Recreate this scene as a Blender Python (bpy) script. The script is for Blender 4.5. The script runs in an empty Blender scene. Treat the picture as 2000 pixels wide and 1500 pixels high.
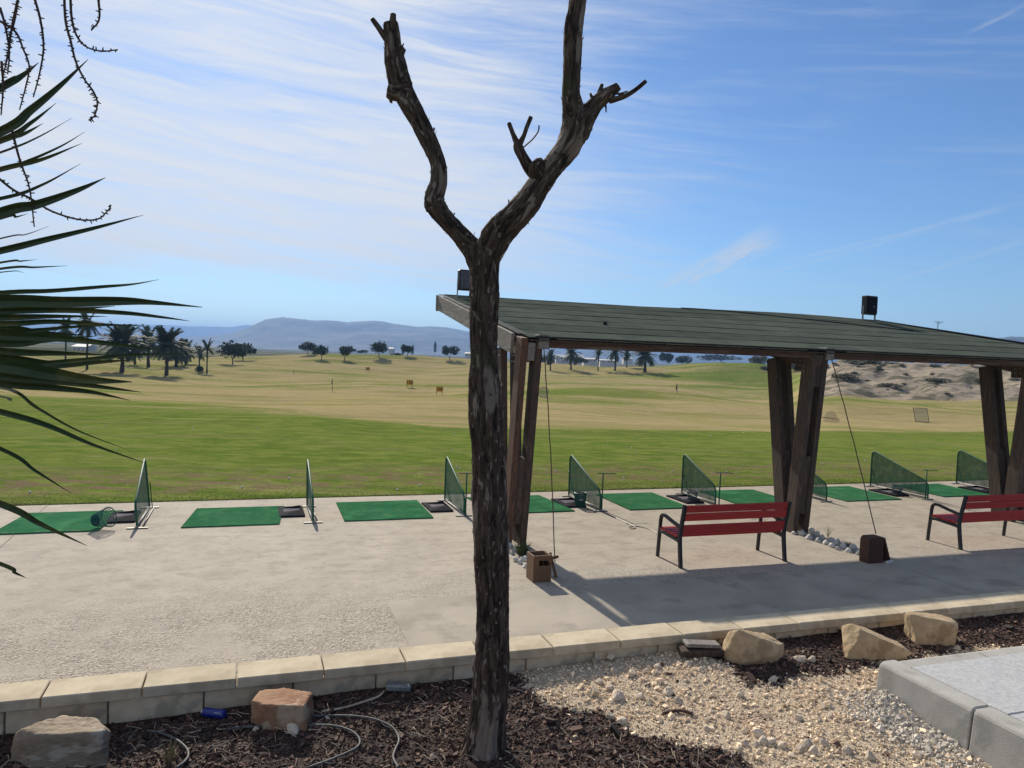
import bpy, math, random
import numpy as np
from mathutils import Vector, Matrix
random.seed(7); RNG = np.random.default_rng(7)
S = bpy.context.scene
COL = S.collection
# ---------------------------------------------------------------- camera
# world: X runs along the terrace edge, Y away from it towards the range, Z up, terrace top at 0
F, H = 1490.0, 2.9
def _n(v): v = np.array(v, float); return v / np.linalg.norm(v)
UPc = _n([.037, 1, -.0405])
FWc = _n(np.array([0, 0, 1.]) - UPc * UPc[2])
RTc = np.cross(FWc, UPc); RTc = RTc if RTc[0] > 0 else -RTc
TH = math.radians(70.876)
U = np.array([math.sin(TH), math.cos(TH)]); V = np.array([-math.cos(TH), math.sin(TH)])
M0 = np.array([RTc, FWc, UPc])                       # camera -> (right, forward, up)
R2 = np.array([[U[0], U[1], 0], [V[0], V[1], 0], [0, 0, 1]])
MW = R2 @ M0                                          # camera -> world
FW2 = np.array([U[1], V[1]]); RT2 = np.array([U[0], V[0]])   # level forward / right in world xy
def ray(px, py): return MW @ np.array([px - 1000, 750 - py, F])
def at(px, py, z=0.0):
    d = ray(px, py); k = (z - H) / d[2]; return Vector((d[0] * k, d[1] * k, z))
def atD(px, py, D):
    d = ray(px, py); k = D / (d[:2] @ FW2); return Vector((d[0] * k, d[1] * k, H + d[2] * k))
def hor(px): return 670 + .037 * (px - 480)
cam = bpy.data.cameras.new('camera'); co = bpy.data.objects.new('camera', cam); COL.objects.link(co)
cr, cu, cf = MW[:, 0], MW[:, 1], MW[:, 2]
m = Matrix.Identity(4)
for i in range(3): m[i][0] = cr[i]; m[i][1] = cu[i]; m[i][2] = -cf[i]; m[i][3] = (0, 0, H)[i]
co.matrix_world = m
cam.sensor_width = 36; cam.lens = 36 * F / 2000; cam.clip_start = .05; cam.clip_end = 40000
S.camera = co
# ---------------------------------------------------------------- view, world, sun
S.render.engine = 'CYCLES'
S.view_settings.view_transform = 'Standard'; S.view_settings.look = 'None'
S.view_settings.exposure = 0.45; S.view_settings.gamma = 1
SUN_EL, SUN_AZ = math.radians(31), math.radians(-2.35)     # azimuth clockwise from +Y
sd = Vector((math.sin(SUN_AZ) * math.cos(SUN_EL), math.cos(SUN_AZ) * math.cos(SUN_EL), math.sin(SUN_EL)))
sl = bpy.data.lights.new('sun', 'SUN'); sl.energy = 4.4; sl.angle = math.radians(.53); sl.color = (1, .91, .77)
so = bpy.data.objects.new('sun', sl); so.rotation_euler = sd.to_track_quat('Z', 'Y').to_euler(); COL.objects.link(so)
W = bpy.data.worlds.new('World'); S.world = W; W.use_nodes = True
NT = W.node_tree; NT.nodes.clear()

class G:
    """small node-graph helper"""
    def __init__(s, nt): s.nt = nt
    def n(s, t, **k):
        nd = s.nt.nodes.new(t)
        for a, b in k.items(): setattr(nd, a, b)
        return nd
    def put(s, sock, v):
        if v is None: return
        if isinstance(v, bpy.types.NodeSocket): s.nt.links.new(v, sock)
        else:
            if hasattr(sock.default_value, '__len__') and len(sock.default_value) == 4 and len(v) == 3: v = (*v, 1)
            sock.default_value = v
    def math(s, op, a, b=None, c=None, clamp=False):
        nd = s.n('ShaderNodeMath', operation=op, use_clamp=clamp)
        s.put(nd.inputs[0], a); s.put(nd.inputs[1], b)
        if c is not None: s.put(nd.inputs[2], c)
        return nd.outputs[0]
    def mix(s, f, a, b, blend='MIX'):
        nd = s.n('ShaderNodeMix', data_type='RGBA', blend_type=blend)
        s.put(nd.inputs[0], f); s.put(nd.inputs[6], a); s.put(nd.inputs[7], b); return nd.outputs[2]
    def ss(s, x, a, b, lo=0., hi=1.):
        nd = s.n('ShaderNodeMapRange', interpolation_type='SMOOTHSTEP'); nd.clamp = True
        s.put(nd.inputs[0], x)
        for i, v in enumerate((a, b, lo, hi)): nd.inputs[i + 1].default_value = v
        return nd.outputs[0]
    def noise(s, vec, scale, detail=4, rough=.55, dist=0., col=False):
        nd = s.n('ShaderNodeTexNoise'); s.put(nd.inputs['Vector'], vec)
        nd.inputs['Scale'].default_value = scale; nd.inputs['Detail'].default_value = detail
        nd.inputs['Roughness'].default_value = rough; nd.inputs['Distortion'].default_value = dist
        return nd.outputs['Color' if col else 'Fac']
    def xyz(s, x, y, z):
        nd = s.n('ShaderNodeCombineXYZ')
        for i, v in enumerate((x, y, z)): s.put(nd.inputs[i], v)
        return nd.outputs[0]
    def sep(s, v):
        nd = s.n('ShaderNodeSeparateXYZ'); s.put(nd.inputs[0], v); return nd.outputs
    def mapv(s, v, sc=(1, 1, 1), rot=(0, 0, 0), loc=(0, 0, 0)):
        nd = s.n('ShaderNodeMapping'); s.put(nd.inputs[0], v)
        nd.inputs['Scale'].default_value = sc; nd.inputs['Rotation'].default_value = rot; nd.inputs['Location'].default_value = loc
        return nd.outputs[0]
    def obj(s): return s.n('ShaderNodeTexCoord').outputs['Object']
    def geo(s): return s.n('ShaderNodeNewGeometry')
    def bump(s, h, strength=.5, dist=.01, nrm=None):
        nd = s.n('ShaderNodeBump'); s.put(nd.inputs['Height'], h)
        nd.inputs['Strength'].default_value = strength; nd.inputs['Distance'].default_value = dist
        if nrm is not None: s.put(nd.inputs['Normal'], nrm)
        return nd.outputs[0]

g = G(NT)
sky = g.n('ShaderNodeTexSky', sky_type='NISHITA'); sky.sun_disc = False
sky.sun_elevation = SUN_EL; sky.sun_rotation = SUN_AZ
sky.altitude = 50; sky.air_density = 1.0; sky.dust_density = .25; sky.ozone_density = 3.0
dirv = g.n('ShaderNodeTexCoord').outputs['Generated']
x, y, z = g.sep(dirv)
CZ = math.degrees(math.atan2(FW2[0], FW2[1]))
az = g.math('MULTIPLY', g.math('ARCTAN2', x, y), 180 / math.pi)
azr = g.math('SUBTRACT', az, CZ)                     # degrees right of the view's centre line
el = g.math('MULTIPLY', g.math('ARCSINE', z), 180 / math.pi)
# thin wind-drawn cirrus: long streaks lying almost level, sinking gently to the right
tilt = g.math('ADD', el, g.math('MULTIPLY', azr, .09))
v1 = g.xyz(g.math('MULTIPLY', azr, .028), g.math('MULTIPLY', tilt, .20), 0.)
warp = g.noise(v1, 1.3, 3, .5, 0, True)
vw = g.n('ShaderNodeVectorMath', operation='MULTIPLY_ADD')
g.put(vw.inputs[0], warp); vw.inputs[1].default_value = (.7, 1.3, 0); g.put(vw.inputs[2], v1)
streak = g.noise(g.mapv(vw.outputs[0], (1, 3.2, 1)), 1.6, 8, .62)
soft = g.noise(v1, 1.0, 4, .5)
fine = g.noise(g.xyz(g.math('MULTIPLY', azr, .12), g.math('MULTIPLY', tilt, 1.3), 3.), 1.0, 6, .6, .4)
fld = g.math('ADD', g.math('ADD', g.math('MULTIPLY', streak, .45), g.math('MULTIPLY', soft, .4)), g.math('MULTIPLY', fine, .28))
left = g.ss(azr, 17., -9.)
band = g.math('MULTIPLY', g.ss(el, 3.5, 7.5), g.ss(el, 18., 11., .0, 1.))
hi = g.ss(el, 9., 18.)
amt = g.math('ADD', g.math('MULTIPLY', band, .27), g.math('MULTIPLY', hi, .155))
amt = g.math('MULTIPLY', amt, left)
amt = g.math('SUBTRACT', amt, g.ss(el, 4.8, 2.5, 0., .25))
amt = g.math('ADD', amt, g.ss(azr, -8., 24., .0, -.075))
cl = g.ss(g.math('ADD', fld, amt), .44, .86)
cl = g.math('MULTIPLY', cl, g.math('ADD', .55, g.math('MULTIPLY', left, .37)))
thin = g.noise(g.xyz(g.math('MULTIPLY', azr, .07), g.math('MULTIPLY', tilt, .95), 7.), 1.0, 7, .66, .5)
cl = g.math('MULTIPLY', cl, g.ss(g.math('ADD', g.math('MULTIPLY', thin, .6), g.math('MULTIPLY', streak, .4)), .34, .62, .68, 1.04))
# two fainter feathered wisps in the blue part
def wisp(a0, e0, a1, e1, wid, strength):
    L = math.hypot(a1 - a0, e1 - e0); ux, uy = (a1 - a0) / L, (e1 - e0) / L
    da = g.math('SUBTRACT', azr, a0); de = g.math('SUBTRACT', el, e0)
    lon = g.math('ADD', g.math('MULTIPLY', da, ux), g.math('MULTIPLY', de, uy))
    lat = g.math('ADD', g.math('MULTIPLY', da, -uy), g.math('MULTIPLY', de, ux))
    rag = g.noise(g.xyz(g.math('MULTIPLY', lon, .35), g.math('MULTIPLY', lat, 2.0), a0), 1., 6, .6)
    lat = g.math('ADD', lat, g.math('MULTIPLY', g.math('SUBTRACT', rag, .5), wid * 1.5))
    wl = g.math('ADD', wid * .25, g.math('MULTIPLY', g.math('DIVIDE', lon, L, clamp=True), wid * .75))
    k = g.ss(g.math('DIVIDE', g.math('ABSOLUTE', lat), wl), 1., 0.)
    k = g.math('MULTIPLY', k, g.math('MULTIPLY', g.ss(lon, 0., L * .3), g.ss(lon, L * 1.05, L * .75)))
    return g.math('MULTIPLY', g.math('MULTIPLY', k, strength), g.ss(rag, .25, .6, .3, 1.))
for w in ((9.5, 4.6, 19, 9.2, 1.5, .75), (17, 6.6, 34, 10.6, .35, .25), (29, 20.5, 36, 22.5, .5, .25), (10.5, 4.3, 30, 9.5, .3, .2), (24, 5, 36, 9, .35, .2), (-30, 11, -18, 12.5, 1.2, .25)):
    cl = g.math('MAXIMUM', cl, wisp(*w))
glow = g.n('ShaderNodeVectorMath', operation='DOT_PRODUCT'); g.put(glow.inputs[0], dirv); glow.inputs[1].default_value = tuple(sd)
# thin cloud is brighter nearer the sun, as forward-scattering ice is
gl = g.ss(glow.outputs['Value'], .70, 1., .0, 1.)
ccol = g.mix(gl, (5.9, 6.3, 6.8), (7.6, 7.8, 8.1))
tint = g.mix(1., sky.outputs[0], (.66, .83, 1.04), 'MULTIPLY')
skyc = g.mix(cl, tint, ccol)
bg = g.n('ShaderNodeBackground'); g.put(bg.inputs[0], skyc); bg.inputs[1].default_value = .078
wo = g.n('ShaderNodeOutputWorld'); NT.links.new(bg.outputs[0], wo.inputs[0])

# ---------------------------------------------------------------- tagging and mesh helpers
def tag(o, label=None, cat=None, group=None, kind=None):
    if label: o['label'] = label
    if cat: o['category'] = cat
    if group: o['group'] = group
    if kind: o['kind'] = kind
    return o
def empty(name, loc, rz=0., label=None, cat=None, group=None):
    o = bpy.data.objects.new(name, None); o.location = loc; o.rotation_euler = (0, 0, rz); COL.objects.link(o)
    o.empty_display_size = .1
    return tag(o, label, cat, group)
def mesh_obj(name, me, parent=None, loc=(0, 0, 0), rot=(0, 0, 0)):
    o = bpy.data.objects.new(name, me); o.location = loc; o.rotation_euler = rot; COL.objects.link(o)
    if parent: o.parent = parent
    return o
class MB:
    def __init__(s): s.v = []; s.f = []
    def add(s, vs, fs):
        k = len(s.v); s.v += [tuple(p) for p in vs]; s.f += [tuple(i + k for i in f) for f in fs]; return s
    def box(s, c, d, rot=None, bev=0.):
        """c centre, d full sizes, rot a Matrix/Euler; bev chamfers all edges"""
        hx, hy, hz = (q / 2 for q in d)
        if bev <= 0:
            vs = [Vector((a * hx, b * hy, e * hz)) for a in (-1, 1) for b in (-1, 1) for e in (-1, 1)]
            fs = [(0, 1, 3, 2), (4, 6, 7, 5), (0, 4, 5, 1), (2, 3, 7, 6), (0, 2, 6, 4), (1, 5, 7, 3)]
        else:
            b = min(bev, hx * .9, hy * .9, hz * .9); vs = []; idx = {}
            for a in (-1, 1):
                for c2 in (-1, 1):
                    for e in (-1, 1):
                        for ax in range(3):
                            p = [a * hx, c2 * hy, e * hz]; sg = (a, c2, e)
                            for k in range(3):
                                if k != ax: p[k] -= sg[k] * b
                            idx[(a, c2, e, ax)] = len(vs); vs.append(Vector(p))
            fs = []
            for ax in range(3):
                o1, o2 = [k for k in range(3) if k != ax]
                for sg in (-1, 1):
                    q = []
                    for (p1, p2) in ((-1, -1), (1, -1), (1, 1), (-1, 1)):
                        t = [0, 0, 0]; t[ax] = sg; t[o1] = p1; t[o2] = p2; q.append(idx[(*t, ax)])
                    fs.append(q if (sg > 0) == (ax != 1) else q[::-1])
                    # edges
                for p1 in (-1, 1):
                    for p2 in (-1, 1):
                        t1 = [0, 0, 0]; t1[o1] = p1; t1[o2] = p2
                        A = []
                        for e in (-1, 1):
                            t = list(t1); t[ax] = e; A.append(t)
                        fs.append((idx[(*A[0], o1)], idx[(*A[1], o1)], idx[(*A[1], o2)], idx[(*A[0], o2)]))
            for a in (-1, 1):
                for c2 in (-1, 1):
                    for e in (-1, 1): fs.append([idx[(a, c2, e, k)] for k in range(3)])
        if rot is not None:
            R = rot if isinstance(rot, Matrix) else Matrix.Rotation(0, 3, 'X') if rot == 0 else rot.to_matrix()
            vs = [R @ p for p in vs]
        c = Vector(c); return s.add([p + c for p in vs], fs)
    def bar(s, a, b, w, h, side=Vector((1, 0, 0)), bev=0.):
        """beam from a to b; w measured along `side`, h along the third axis"""
        a = Vector(a); b = Vector(b); d = b - a; L = d.length; d.normalize()
        x = (side - d * side.dot(d)).normalized(); z = x.cross(d)
        R = Matrix((x, d, z)).transposed()
        return s.box((a + b) / 2, (w, L, h), R, bev)
    def tube(s, pts, r, n=8, cap=True):
        pts = [Vector(p) for p in pts]; m_ = len(pts)
        rs = r if hasattr(r, '__len__') else [r] * m_
        T = [(pts[min(i + 1, m_ - 1)] - pts[max(i - 1, 0)]).normalized() for i in range(m_)]
        ref = Vector((0, 0, 1)) if abs(T[0].z) < .9 else Vector((1, 0, 0))
        x = (ref - T[0] * ref.dot(T[0])).normalized(); vs = []; fs = []
        for i in range(m_):
            x = (x - T[i] * x.dot(T[i])).normalized(); yv = T[i].cross(x)
            for k in range(n):
                a = 2 * math.pi * k / n; vs.append(pts[i] + (x * math.cos(a) + yv * math.sin(a)) * rs[i])
        for i in range(m_ - 1):
            for k in range(n): fs.append((i * n + k, i * n + (k + 1) % n, (i + 1) * n + (k + 1) % n, (i + 1) * n + k))
        if cap: fs.append(tuple(range(n))[::-1]); fs.append(tuple((m_ - 1) * n + k for k in range(n)))
        return s.add(vs, fs)
    def cyl(s, a, b, r, n=12): return s.tube([a, b], r, n)
    def mesh(s, name, mat=None, smooth=False):
        me = bpy.data.meshes.new(name); me.from_pydata(s.v, [], s.f); me.validate()
        if mat: me.materials.append(mat)
        me.polygons.foreach_set('use_smooth', [smooth] * len(me.polygons))
        import bmesh
        bm = bmesh.new(); bm.from_mesh(me); bmesh.ops.recalc_face_normals(bm, faces=bm.faces); bm.to_mesh(me); bm.free()
        me.update(); return me
    def build(s, name, mat, parent=None, smooth=False, loc=(0, 0, 0), rot=(0, 0, 0)):
        return mesh_obj(name, s.mesh(name, mat, smooth), parent, loc, rot)
def np_mesh(name, v, f, mat=None, smooth=False):
    """v (n,3), f (m,k) arrays"""
    me = bpy.data.meshes.new(name); n, mm, k = len(v), len(f), f.shape[1]
    me.vertices.add(n); me.vertices.foreach_set('co', np.ascontiguousarray(v, dtype=np.float32).ravel())
    me.loops.add(mm * k); me.loops.foreach_set('vertex_index', np.ascontiguousarray(f, dtype=np.int32).ravel())
    me.polygons.add(mm); me.polygons.foreach_set('loop_start', np.arange(0, mm * k, k, dtype=np.int32))
    me.polygons.foreach_set('use_smooth', np.full(mm, smooth)); me.update(calc_edges=True)
    if mat: me.materials.append(mat)
    return me
def spline(pts, n=6):
    """Catmull-Rom through rows of any width"""
    P = np.array(pts, float); P = np.vstack([2 * P[0] - P[1], P, 2 * P[-1] - P[-2]]); out = []
    for i in range(1, len(P) - 2):
        for t in np.linspace(0, 1, n, endpoint=False):
            a, b, c, d = P[i - 1:i + 3]
            out.append(.5 * (2 * b + (c - a) * t + (2 * a - 5 * b + 4 * c - d) * t * t + (3 * b - a - 3 * c + d) * t ** 3))
    out.append(P[-2]); return np.array(out)
def copy_tree(o, parent=None):
    c = o.copy(); COL.objects.link(c)
    if parent: c.parent = parent
    for ch in o.children: copy_tree(ch, c)
    return c
# vectorised value noise
def _h(ix, iy, iz):
    n = (ix * 374761393 + iy * 668265263 + iz * 2147483647 % 1274126177 + iz * 1911520717) & 0xffffffff
    n = ((n ^ (n >> 13)) * 1274126177) & 0xffffffff
    return ((n ^ (n >> 16)) & 0xffff) / 65535.
def vnoise(p):
    p = np.asarray(p, float); i = np.floor(p).astype(np.int64); f = p - i; f = f * f * (3 - 2 * f); r = 0
    for a in (0, 1):
        for b in (0, 1):
            for c in (0, 1):
                w = (f[..., 0] if a else 1 - f[..., 0]) * (f[..., 1] if b else 1 - f[..., 1]) * (f[..., 2] if c else 1 - f[..., 2])
                r = r + w * _h(i[..., 0] + a, i[..., 1] + b, i[..., 2] + c)
    return r
def fbm(p, o=4):
    p = np.asarray(p, float); r = 0; a = .5
    for _ in range(o): r = r + a * (vnoise(p) - .5); p = p * 2.03 + 17.1; a *= .5
    return r * 2

# ---------------------------------------------------------------- materials
def material(name, c1, c2=None, scale=4., rough=.8, bump=0., bscale=60., stretch=(1, 1, 1), metal=0., detail=5,
             c3=None, c3scale=1., contrast=(.35, .65), island=0., spec=.3, objrand=0.):
    mt = bpy.data.materials.new(name); mt.use_nodes = True; nt = mt.node_tree; q = G(nt)
    b = nt.nodes['Principled BSDF']; b.inputs['Roughness'].default_value = rough; b.inputs['Metallic'].default_value = metal
    b.inputs['Specular IOR Level'].default_value = spec
    v = q.mapv(q.obj(), stretch)
    if objrand or island:
        pass
    c = c1
    if c2:
        c = q.mix(q.ss(q.noise(v, scale, detail), *contrast), c1, c2)
    if c3:
        c = q.mix(q.ss(q.noise(v, c3scale, 6, .6), .52, .62), c, c3)
    if island:
        r = q.geo().outputs['Random Per Island']
        c = q.mix(1., c, q.mix(r, (1 - island,) * 3, (1 + island,) * 3), 'MULTIPLY')
    if objrand:
        r = q.n('ShaderNodeObjectInfo').outputs['Random']
        c = q.mix(1., c, q.mix(r, (1 - objrand,) * 3, (1 + objrand,) * 3), 'MULTIPLY')
    q.put(b.inputs['Base Color'], c)
    if bump: q.put(b.inputs['Normal'], q.bump(q.noise(v, bscale, 6, .6), bump, .01))
    return mt
MT = {}
MT['coping'] = material('coping_stone', (.56, .475, .335), (.50, .42, .295), 9, .95, .35, 90, c3=(.44, .36, .25), c3scale=3.2, objrand=.06)
MT['block'] = material('wall_block', (.76, .61, .42), (.66, .53, .36), 8, .95, .4, 80, c3=(.46, .37, .26), c3scale=3, objrand=.08)
MT['mortar'] = material('mortar', (.22, .2, .17), (.3, .27, .23), 20, .95, .5, 120)
MT['curbstone'] = material('curb_concrete', (.37, .355, .32), (.43, .41, .37), 6, .85, .3, 120, c3=(.31, .30, .27), c3scale=2.5, objrand=.05)
MT['lime'] = material('mortar_pale', (.55, .5, .42), (.45, .42, .36), 30, .95, .6, 140)
MT['wood_dark'] = material('old_dark_timber', (.050, .036, .028), (.085, .060, .045), 5, .75, .5, 22, (14, 14, 1.2), c3=(.12, .075, .05), c3scale=2., objrand=.15)
MT['wood_brown'] = material('brown_timber', (.15, .075, .045), (.085, .045, .03), 5, .7, .5, 22, (14, 14, 1.2), c3=(.06, .04, .03), c3scale=2.)
MT['wood_beam'] = material('brown_beam_timber', (.13, .068, .045), (.075, .042, .03), 5, .7, .5, 22, (1., 14, 14), c3=(.17, .12, .09), c3scale=1.2)
MT['wood_grey'] = material('weathered_grey_timber', (.24, .21, .185), (.16, .14, .125), 4, .85, .6, 22, (14, 1., 12), c3=(.30, .27, .24), c3scale=2.)
MT['wood_box'] = material('box_timber', (.20, .115, .06), (.14, .08, .045), 6, .75, .5, 30, (16, 16, 2), objrand=.18)
MT['wood_rust'] = material('dark_red_timber', (.10, .045, .028), (.065, .032, .024), 6, .75, .5, 30, (16, 16, 2), objrand=.1)
MT['felt'] = material('roof_felt', (.098, .112, .092), (.078, .09, .074), 3, .95, .8, 260, c3=(.105, .12, .095), c3scale=.9, objrand=.12, spec=.0)
MT['white'] = material('white_plastic', (.7, .68, .65), None, rough=.5)
MT['black_metal'] = material('dark_cast_metal', (.028, .028, .03), (.04, .038, .036), 20, .5, .15, 200)
MT['galv'] = material('galvanised_steel', (.30, .30, .28), (.2, .2, .19), 14, .6, .1, 200, metal=.3)
MT['red'] = material('red_slat_paint', (.54, .045, .035), (.42, .04, .034), 5, .5, .25, 40, (1, 12, 12), objrand=.1)
MT['green_metal'] = material('green_painted_steel', (.010, .11, .062), (.012, .085, .05), 20, .6, .1, 200)
MT['tray'] = material('black_rubber', (.014, .015, .024), (.022, .024, .03), 20, .9, .2, 150, spec=.05)
MT['traygrey'] = material('worn_grey_rubber', (.20, .18, .20), (.14, .13, .15), 12, .95, .3, 80, spec=0)
MT['basket'] = material('green_plastic', (.012, .10, .085), (.015, .075, .07), 20, .45)
MT['basket_blue'] = material('bluegrey_plastic', (.03, .075, .11), (.04, .09, .12), 20, .45)
MT['black'] = material('black_plastic', (.012, .012, .013), None, rough=.5)
MT['hose'] = material('dusty_black_pipe', (.07, .07, .072), (.12, .115, .11), 25, .6, .2, 90)
MT['pebble'] = material('whitewashed_stone', (.62, .60, .56), (.48, .46, .43), 14, .85, .4, 60, objrand=.15)
MT['rock_tan'] = material('tan_rock', (.38, .27, .155), (.50, .38, .24), 5, .9, .9, 26, c3=(.30, .21, .12), c3scale=3.)
MT['rock_grey'] = material('grey_brown_rock', (.30, .235, .165), (.19, .145, .10), 5, .9, 1., 24, (1, 1, 2.4), c3=(.42, .36, .28), c3scale=3.)
MT['rock_red'] = material('rusty_rock', (.34, .20, .115), (.22, .10, .05), 5, .9, .9, 22, c3=(.42, .31, .21), c3scale=4.)
MT['palm_leaf'] = material('fan_palm_leaf', (.035, .060, .018), (.055, .075, .022), 5, .5, .5, 30, (1, 1, 1), c3=(.11, .105, .028), c3scale=4.5, spec=.4)
MT['palm_dry'] = material('dry_palm_leaf', (.34, .29, .22), (.24, .2, .14), 8, .8)
MT['stalk'] = material('dead_flower_stalk', (.10, .058, .042), (.07, .045, .035), 20, .8)
MT['far_leaf'] = material('dark_evergreen_leaf', (.032, .048, .022), (.05, .068, .03), .6, .8, island=.45)
MT['far_palm'] = material('palm_frond', (.05, .07, .03), (.08, .095, .042), .6, .8, island=.3)
MT['far_dry'] = material('dry_scrub', (.20, .185, .125), (.13, .13, .085), .6, .9, island=.4)
MT['far_bark'] = material('far_bark', (.07, .052, .04), (.05, .038, .03), 4, .9)
MT['pink_white'] = material('whitewash_wall', (.55, .5, .46), (.62, .58, .54), .4, .8)
MT['roof_pale'] = material('pale_sheet_roof', (.62, .6, .55), (.5, .5, .46), .3, .6)
MT['yellow'] = material('yellow_board', (.62, .30, .02), None, rough=.6)
MT['flagred'] = material('dark_flag', (.10, .03, .03), None, rough=.8)
MT['net_grey'] = material('grey_net', (.25, .24, .22), None, rough=.9)
MT['blue_can'] = material('blue_can', (.008, .025, .20), None, rough=.3, spec=.6)
MT['tin'] = material('bare_tin', (.6, .6, .6), None, rough=.3, metal=.9)
MT['weed'] = material('weed_leaf', (.05, .085, .025), (.085, .10, .035), 30, .7, island=.3)
MT['weed_dry'] = material('dry_weed', (.22, .19, .10), (.14, .13, .06), 30, .8, island=.3)
MT['straw'] = material('dead_straw', (.62, .50, .36), (.36, .27, .19), 6, .8, island=.4)
MT['chip'] = material('bark_chip', (.060, .032, .023), (.11, .062, .044), 30, .8, .3, 100, island=.85)
MT['grit'] = material('limestone_grit', (.84, .68, .48), (.70, .55, .38), 20, .9, .3, 90, island=.40)
MT['grey_grit'] = material('mortar_crumb', (.62, .55, .46), (.48, .43, .36), 20, .95, .3, 90, island=.3)
MT['stone_pale'] = material('limestone_piece', (.72, .61, .48), (.60, .50, .38), 16, .9, .6, 50, c3=(.5, .38, .28), c3scale=6, objrand=.2)

def netting():
    mt = bpy.data.materials.new('green_netting'); mt.use_nodes = True; q = G(mt.node_tree); nt = mt.node_tree
    b = nt.nodes['Principled BSDF']; b.inputs['Base Color'].default_value = (.015, .095, .06, 1); b.inputs['Roughness'].default_value = .7
    tr = q.n('ShaderNodeBsdfTransparent'); mx = q.n('ShaderNodeMixShader')
    n = q.noise(q.obj(), 7, 3); q.put(mx.inputs[0], q.ss(n, .3, .7, .74, .88))
    nt.links.new(tr.outputs[0], mx.inputs[1]); nt.links.new(b.outputs[0], mx.inputs[2])
    nt.links.new(mx.outputs[0], nt.nodes['Material Output'].inputs[0]); return mt
MT['netting'] = netting()
def turf():
    mt = bpy.data.materials.new('artificial_turf'); mt.use_nodes = True; q = G(mt.node_tree)
    b = mt.node_tree.nodes['Principled BSDF']; b.inputs['Roughness'].default_value = 1; b.inputs['Specular IOR Level'].default_value = 0
    o = q.obj(); c = q.mix(q.ss(q.noise(o, 2.2, 5, .6), .3, .7), (.032, .135, .062), (.055, .18, .085))
    c = q.mix(q.ss(q.noise(q.mapv(o, (1.2, 1.6, 1)), 1.7, 2), .52, .7), c, (.065, .23, .105))
    c = q.mix(q.math('MULTIPLY', q.noise(o, 160, 2), .5), c, (.02, .10, .04))
    c = q.mix(q.math('MULTIPLY', q.ss(q.noise(q.mapv(o, (1, 1, 1)), 4.5, 6, .7), .52, .68), .4), c, (.16, .21, .13))
    r = q.n('ShaderNodeObjectInfo').outputs['Random']
    c = q.mix(1., c, q.mix(r, (.85, .9, .9), (1.1, 1.05, 1.1)), 'MULTIPLY')
    q.put(b.inputs['Base Color'], c); q.put(b.inputs['Normal'], q.bump(q.noise(o, 220, 3), .6, .006)); return mt
MT['turf'] = turf()
def bark():
    mt = bpy.data.materials.new('flaking_bark'); mt.use_nodes = True; q = G(mt.node_tree)
    b = mt.node_tree.nodes['Principled BSDF']; b.inputs['Roughness'].default_value = .9; b.inputs['Specular IOR Level'].default_value = .15
    a = q.n('ShaderNodeAttribute', attribute_name='along').outputs['Vector']
    ht = q.n('ShaderNodeAttribute', attribute_name='relief').outputs['Fac']
    n1 = q.noise(q.mapv(a, (38, 38, 7)), 1., 5, .6)
    plates = q.noise(q.mapv(a, (30, 30, 9)), 1., 4, .55, .6)
    c = q.mix(q.ss(n1, .35, .7), (.050, .033, .024), (.125, .088, .064))
    c = q.mix(q.ss(ht, .0, .35), (.022, .017, .014), c)
    c = q.mix(q.math('MULTIPLY', q.ss(plates, .56, .64), q.ss(ht, .3, .6)), c, (.27, .215, .17))
    big = q.noise(q.mapv(a, (6, 6, 1.3)), 1., 3)
    c = q.mix(q.math('MULTIPLY', q.ss(big, .57, .61), .6), c, (.33, .26, .205))
    c = q.mix(q.math('MULTIPLY', q.ss(q.noise(q.mapv(a, (3, 3, 3)), 1., 3), .58, .72), .6), c, (.05, .06, .025))
    q.put(b.inputs['Base Color'], c)
    q.put(b.inputs['Normal'], q.bump(q.noise(q.mapv(a, (90, 90, 25)), 1., 5, .65), .9, .006)); return mt
MT['bark'] = bark()
MT['cut_wood'] = material('cut_branch_wood', (.16, .09, .05), (.08, .05, .03), 20, .8)
def concrete():
    """terrace: smooth worn slab at the far side and right, exposed pea-gravel finish near left"""
    mt = bpy.data.materials.new('terrace_concrete'); mt.use_nodes = True; q = G(mt.node_tree)
    b = mt.node_tree.nodes['Principled BSDF']; b.inputs['Roughness'].default_value = .85; b.inputs['Specular IOR Level'].default_value = .15
    o = q.obj(); X, Y, Z = q.sep(o)
    c = q.mix(q.ss(q.noise(o, 1.3, 6, .6), .3, .7), (.385, .338, .275), (.45, .395, .322))
    c = q.mix(q.ss(q.noise(q.mapv(o, (.8, 1.2, 1)), 2.6, 9, .75), .44, .66), c, (.32, .28, .228))
    c = q.mix(q.math('MULTIPLY', q.ss(q.noise(o, 7, 6, .7), .50, .75), .5), c, (.19, .165, .135))
    # warm dirt beside the stone rows
    # exposed aggregate
    e1 = q.math('ADD', Y, q.math('MULTIPLY', q.noise(o, .6, 3), 2.2))
    agg = q.ss(e1, 11.2, 9.2)
    vor = q.n('ShaderNodeTexVoronoi'); q.put(vor.inputs['Vector'], o); vor.inputs['Scale'].default_value = 62
    st = q.mix(q.sep(vor.outputs['Color'])[0], (.20, .17, .135), (.62, .55, .45))
    agm = q.math('MULTIPLY', agg, q.ss(q.noise(o, 1.1, 4, .7), .36, .56, .25, 1.))
    c = q.mix(q.math('MULTIPLY', agm, .75), c, st)
    q.put(b.inputs['Base Color'], c)
    hgt = q.math('ADD', q.math('MULTIPLY', q.math('SUBTRACT', 1., vor.outputs['Distance']), agm), q.math('MULTIPLY', q.noise(o, 40, 5, .65), .6))
    q.put(b.inputs['Normal'], q.bump(hgt, 1., .014)); return mt
MT['concrete'] = concrete()
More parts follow.
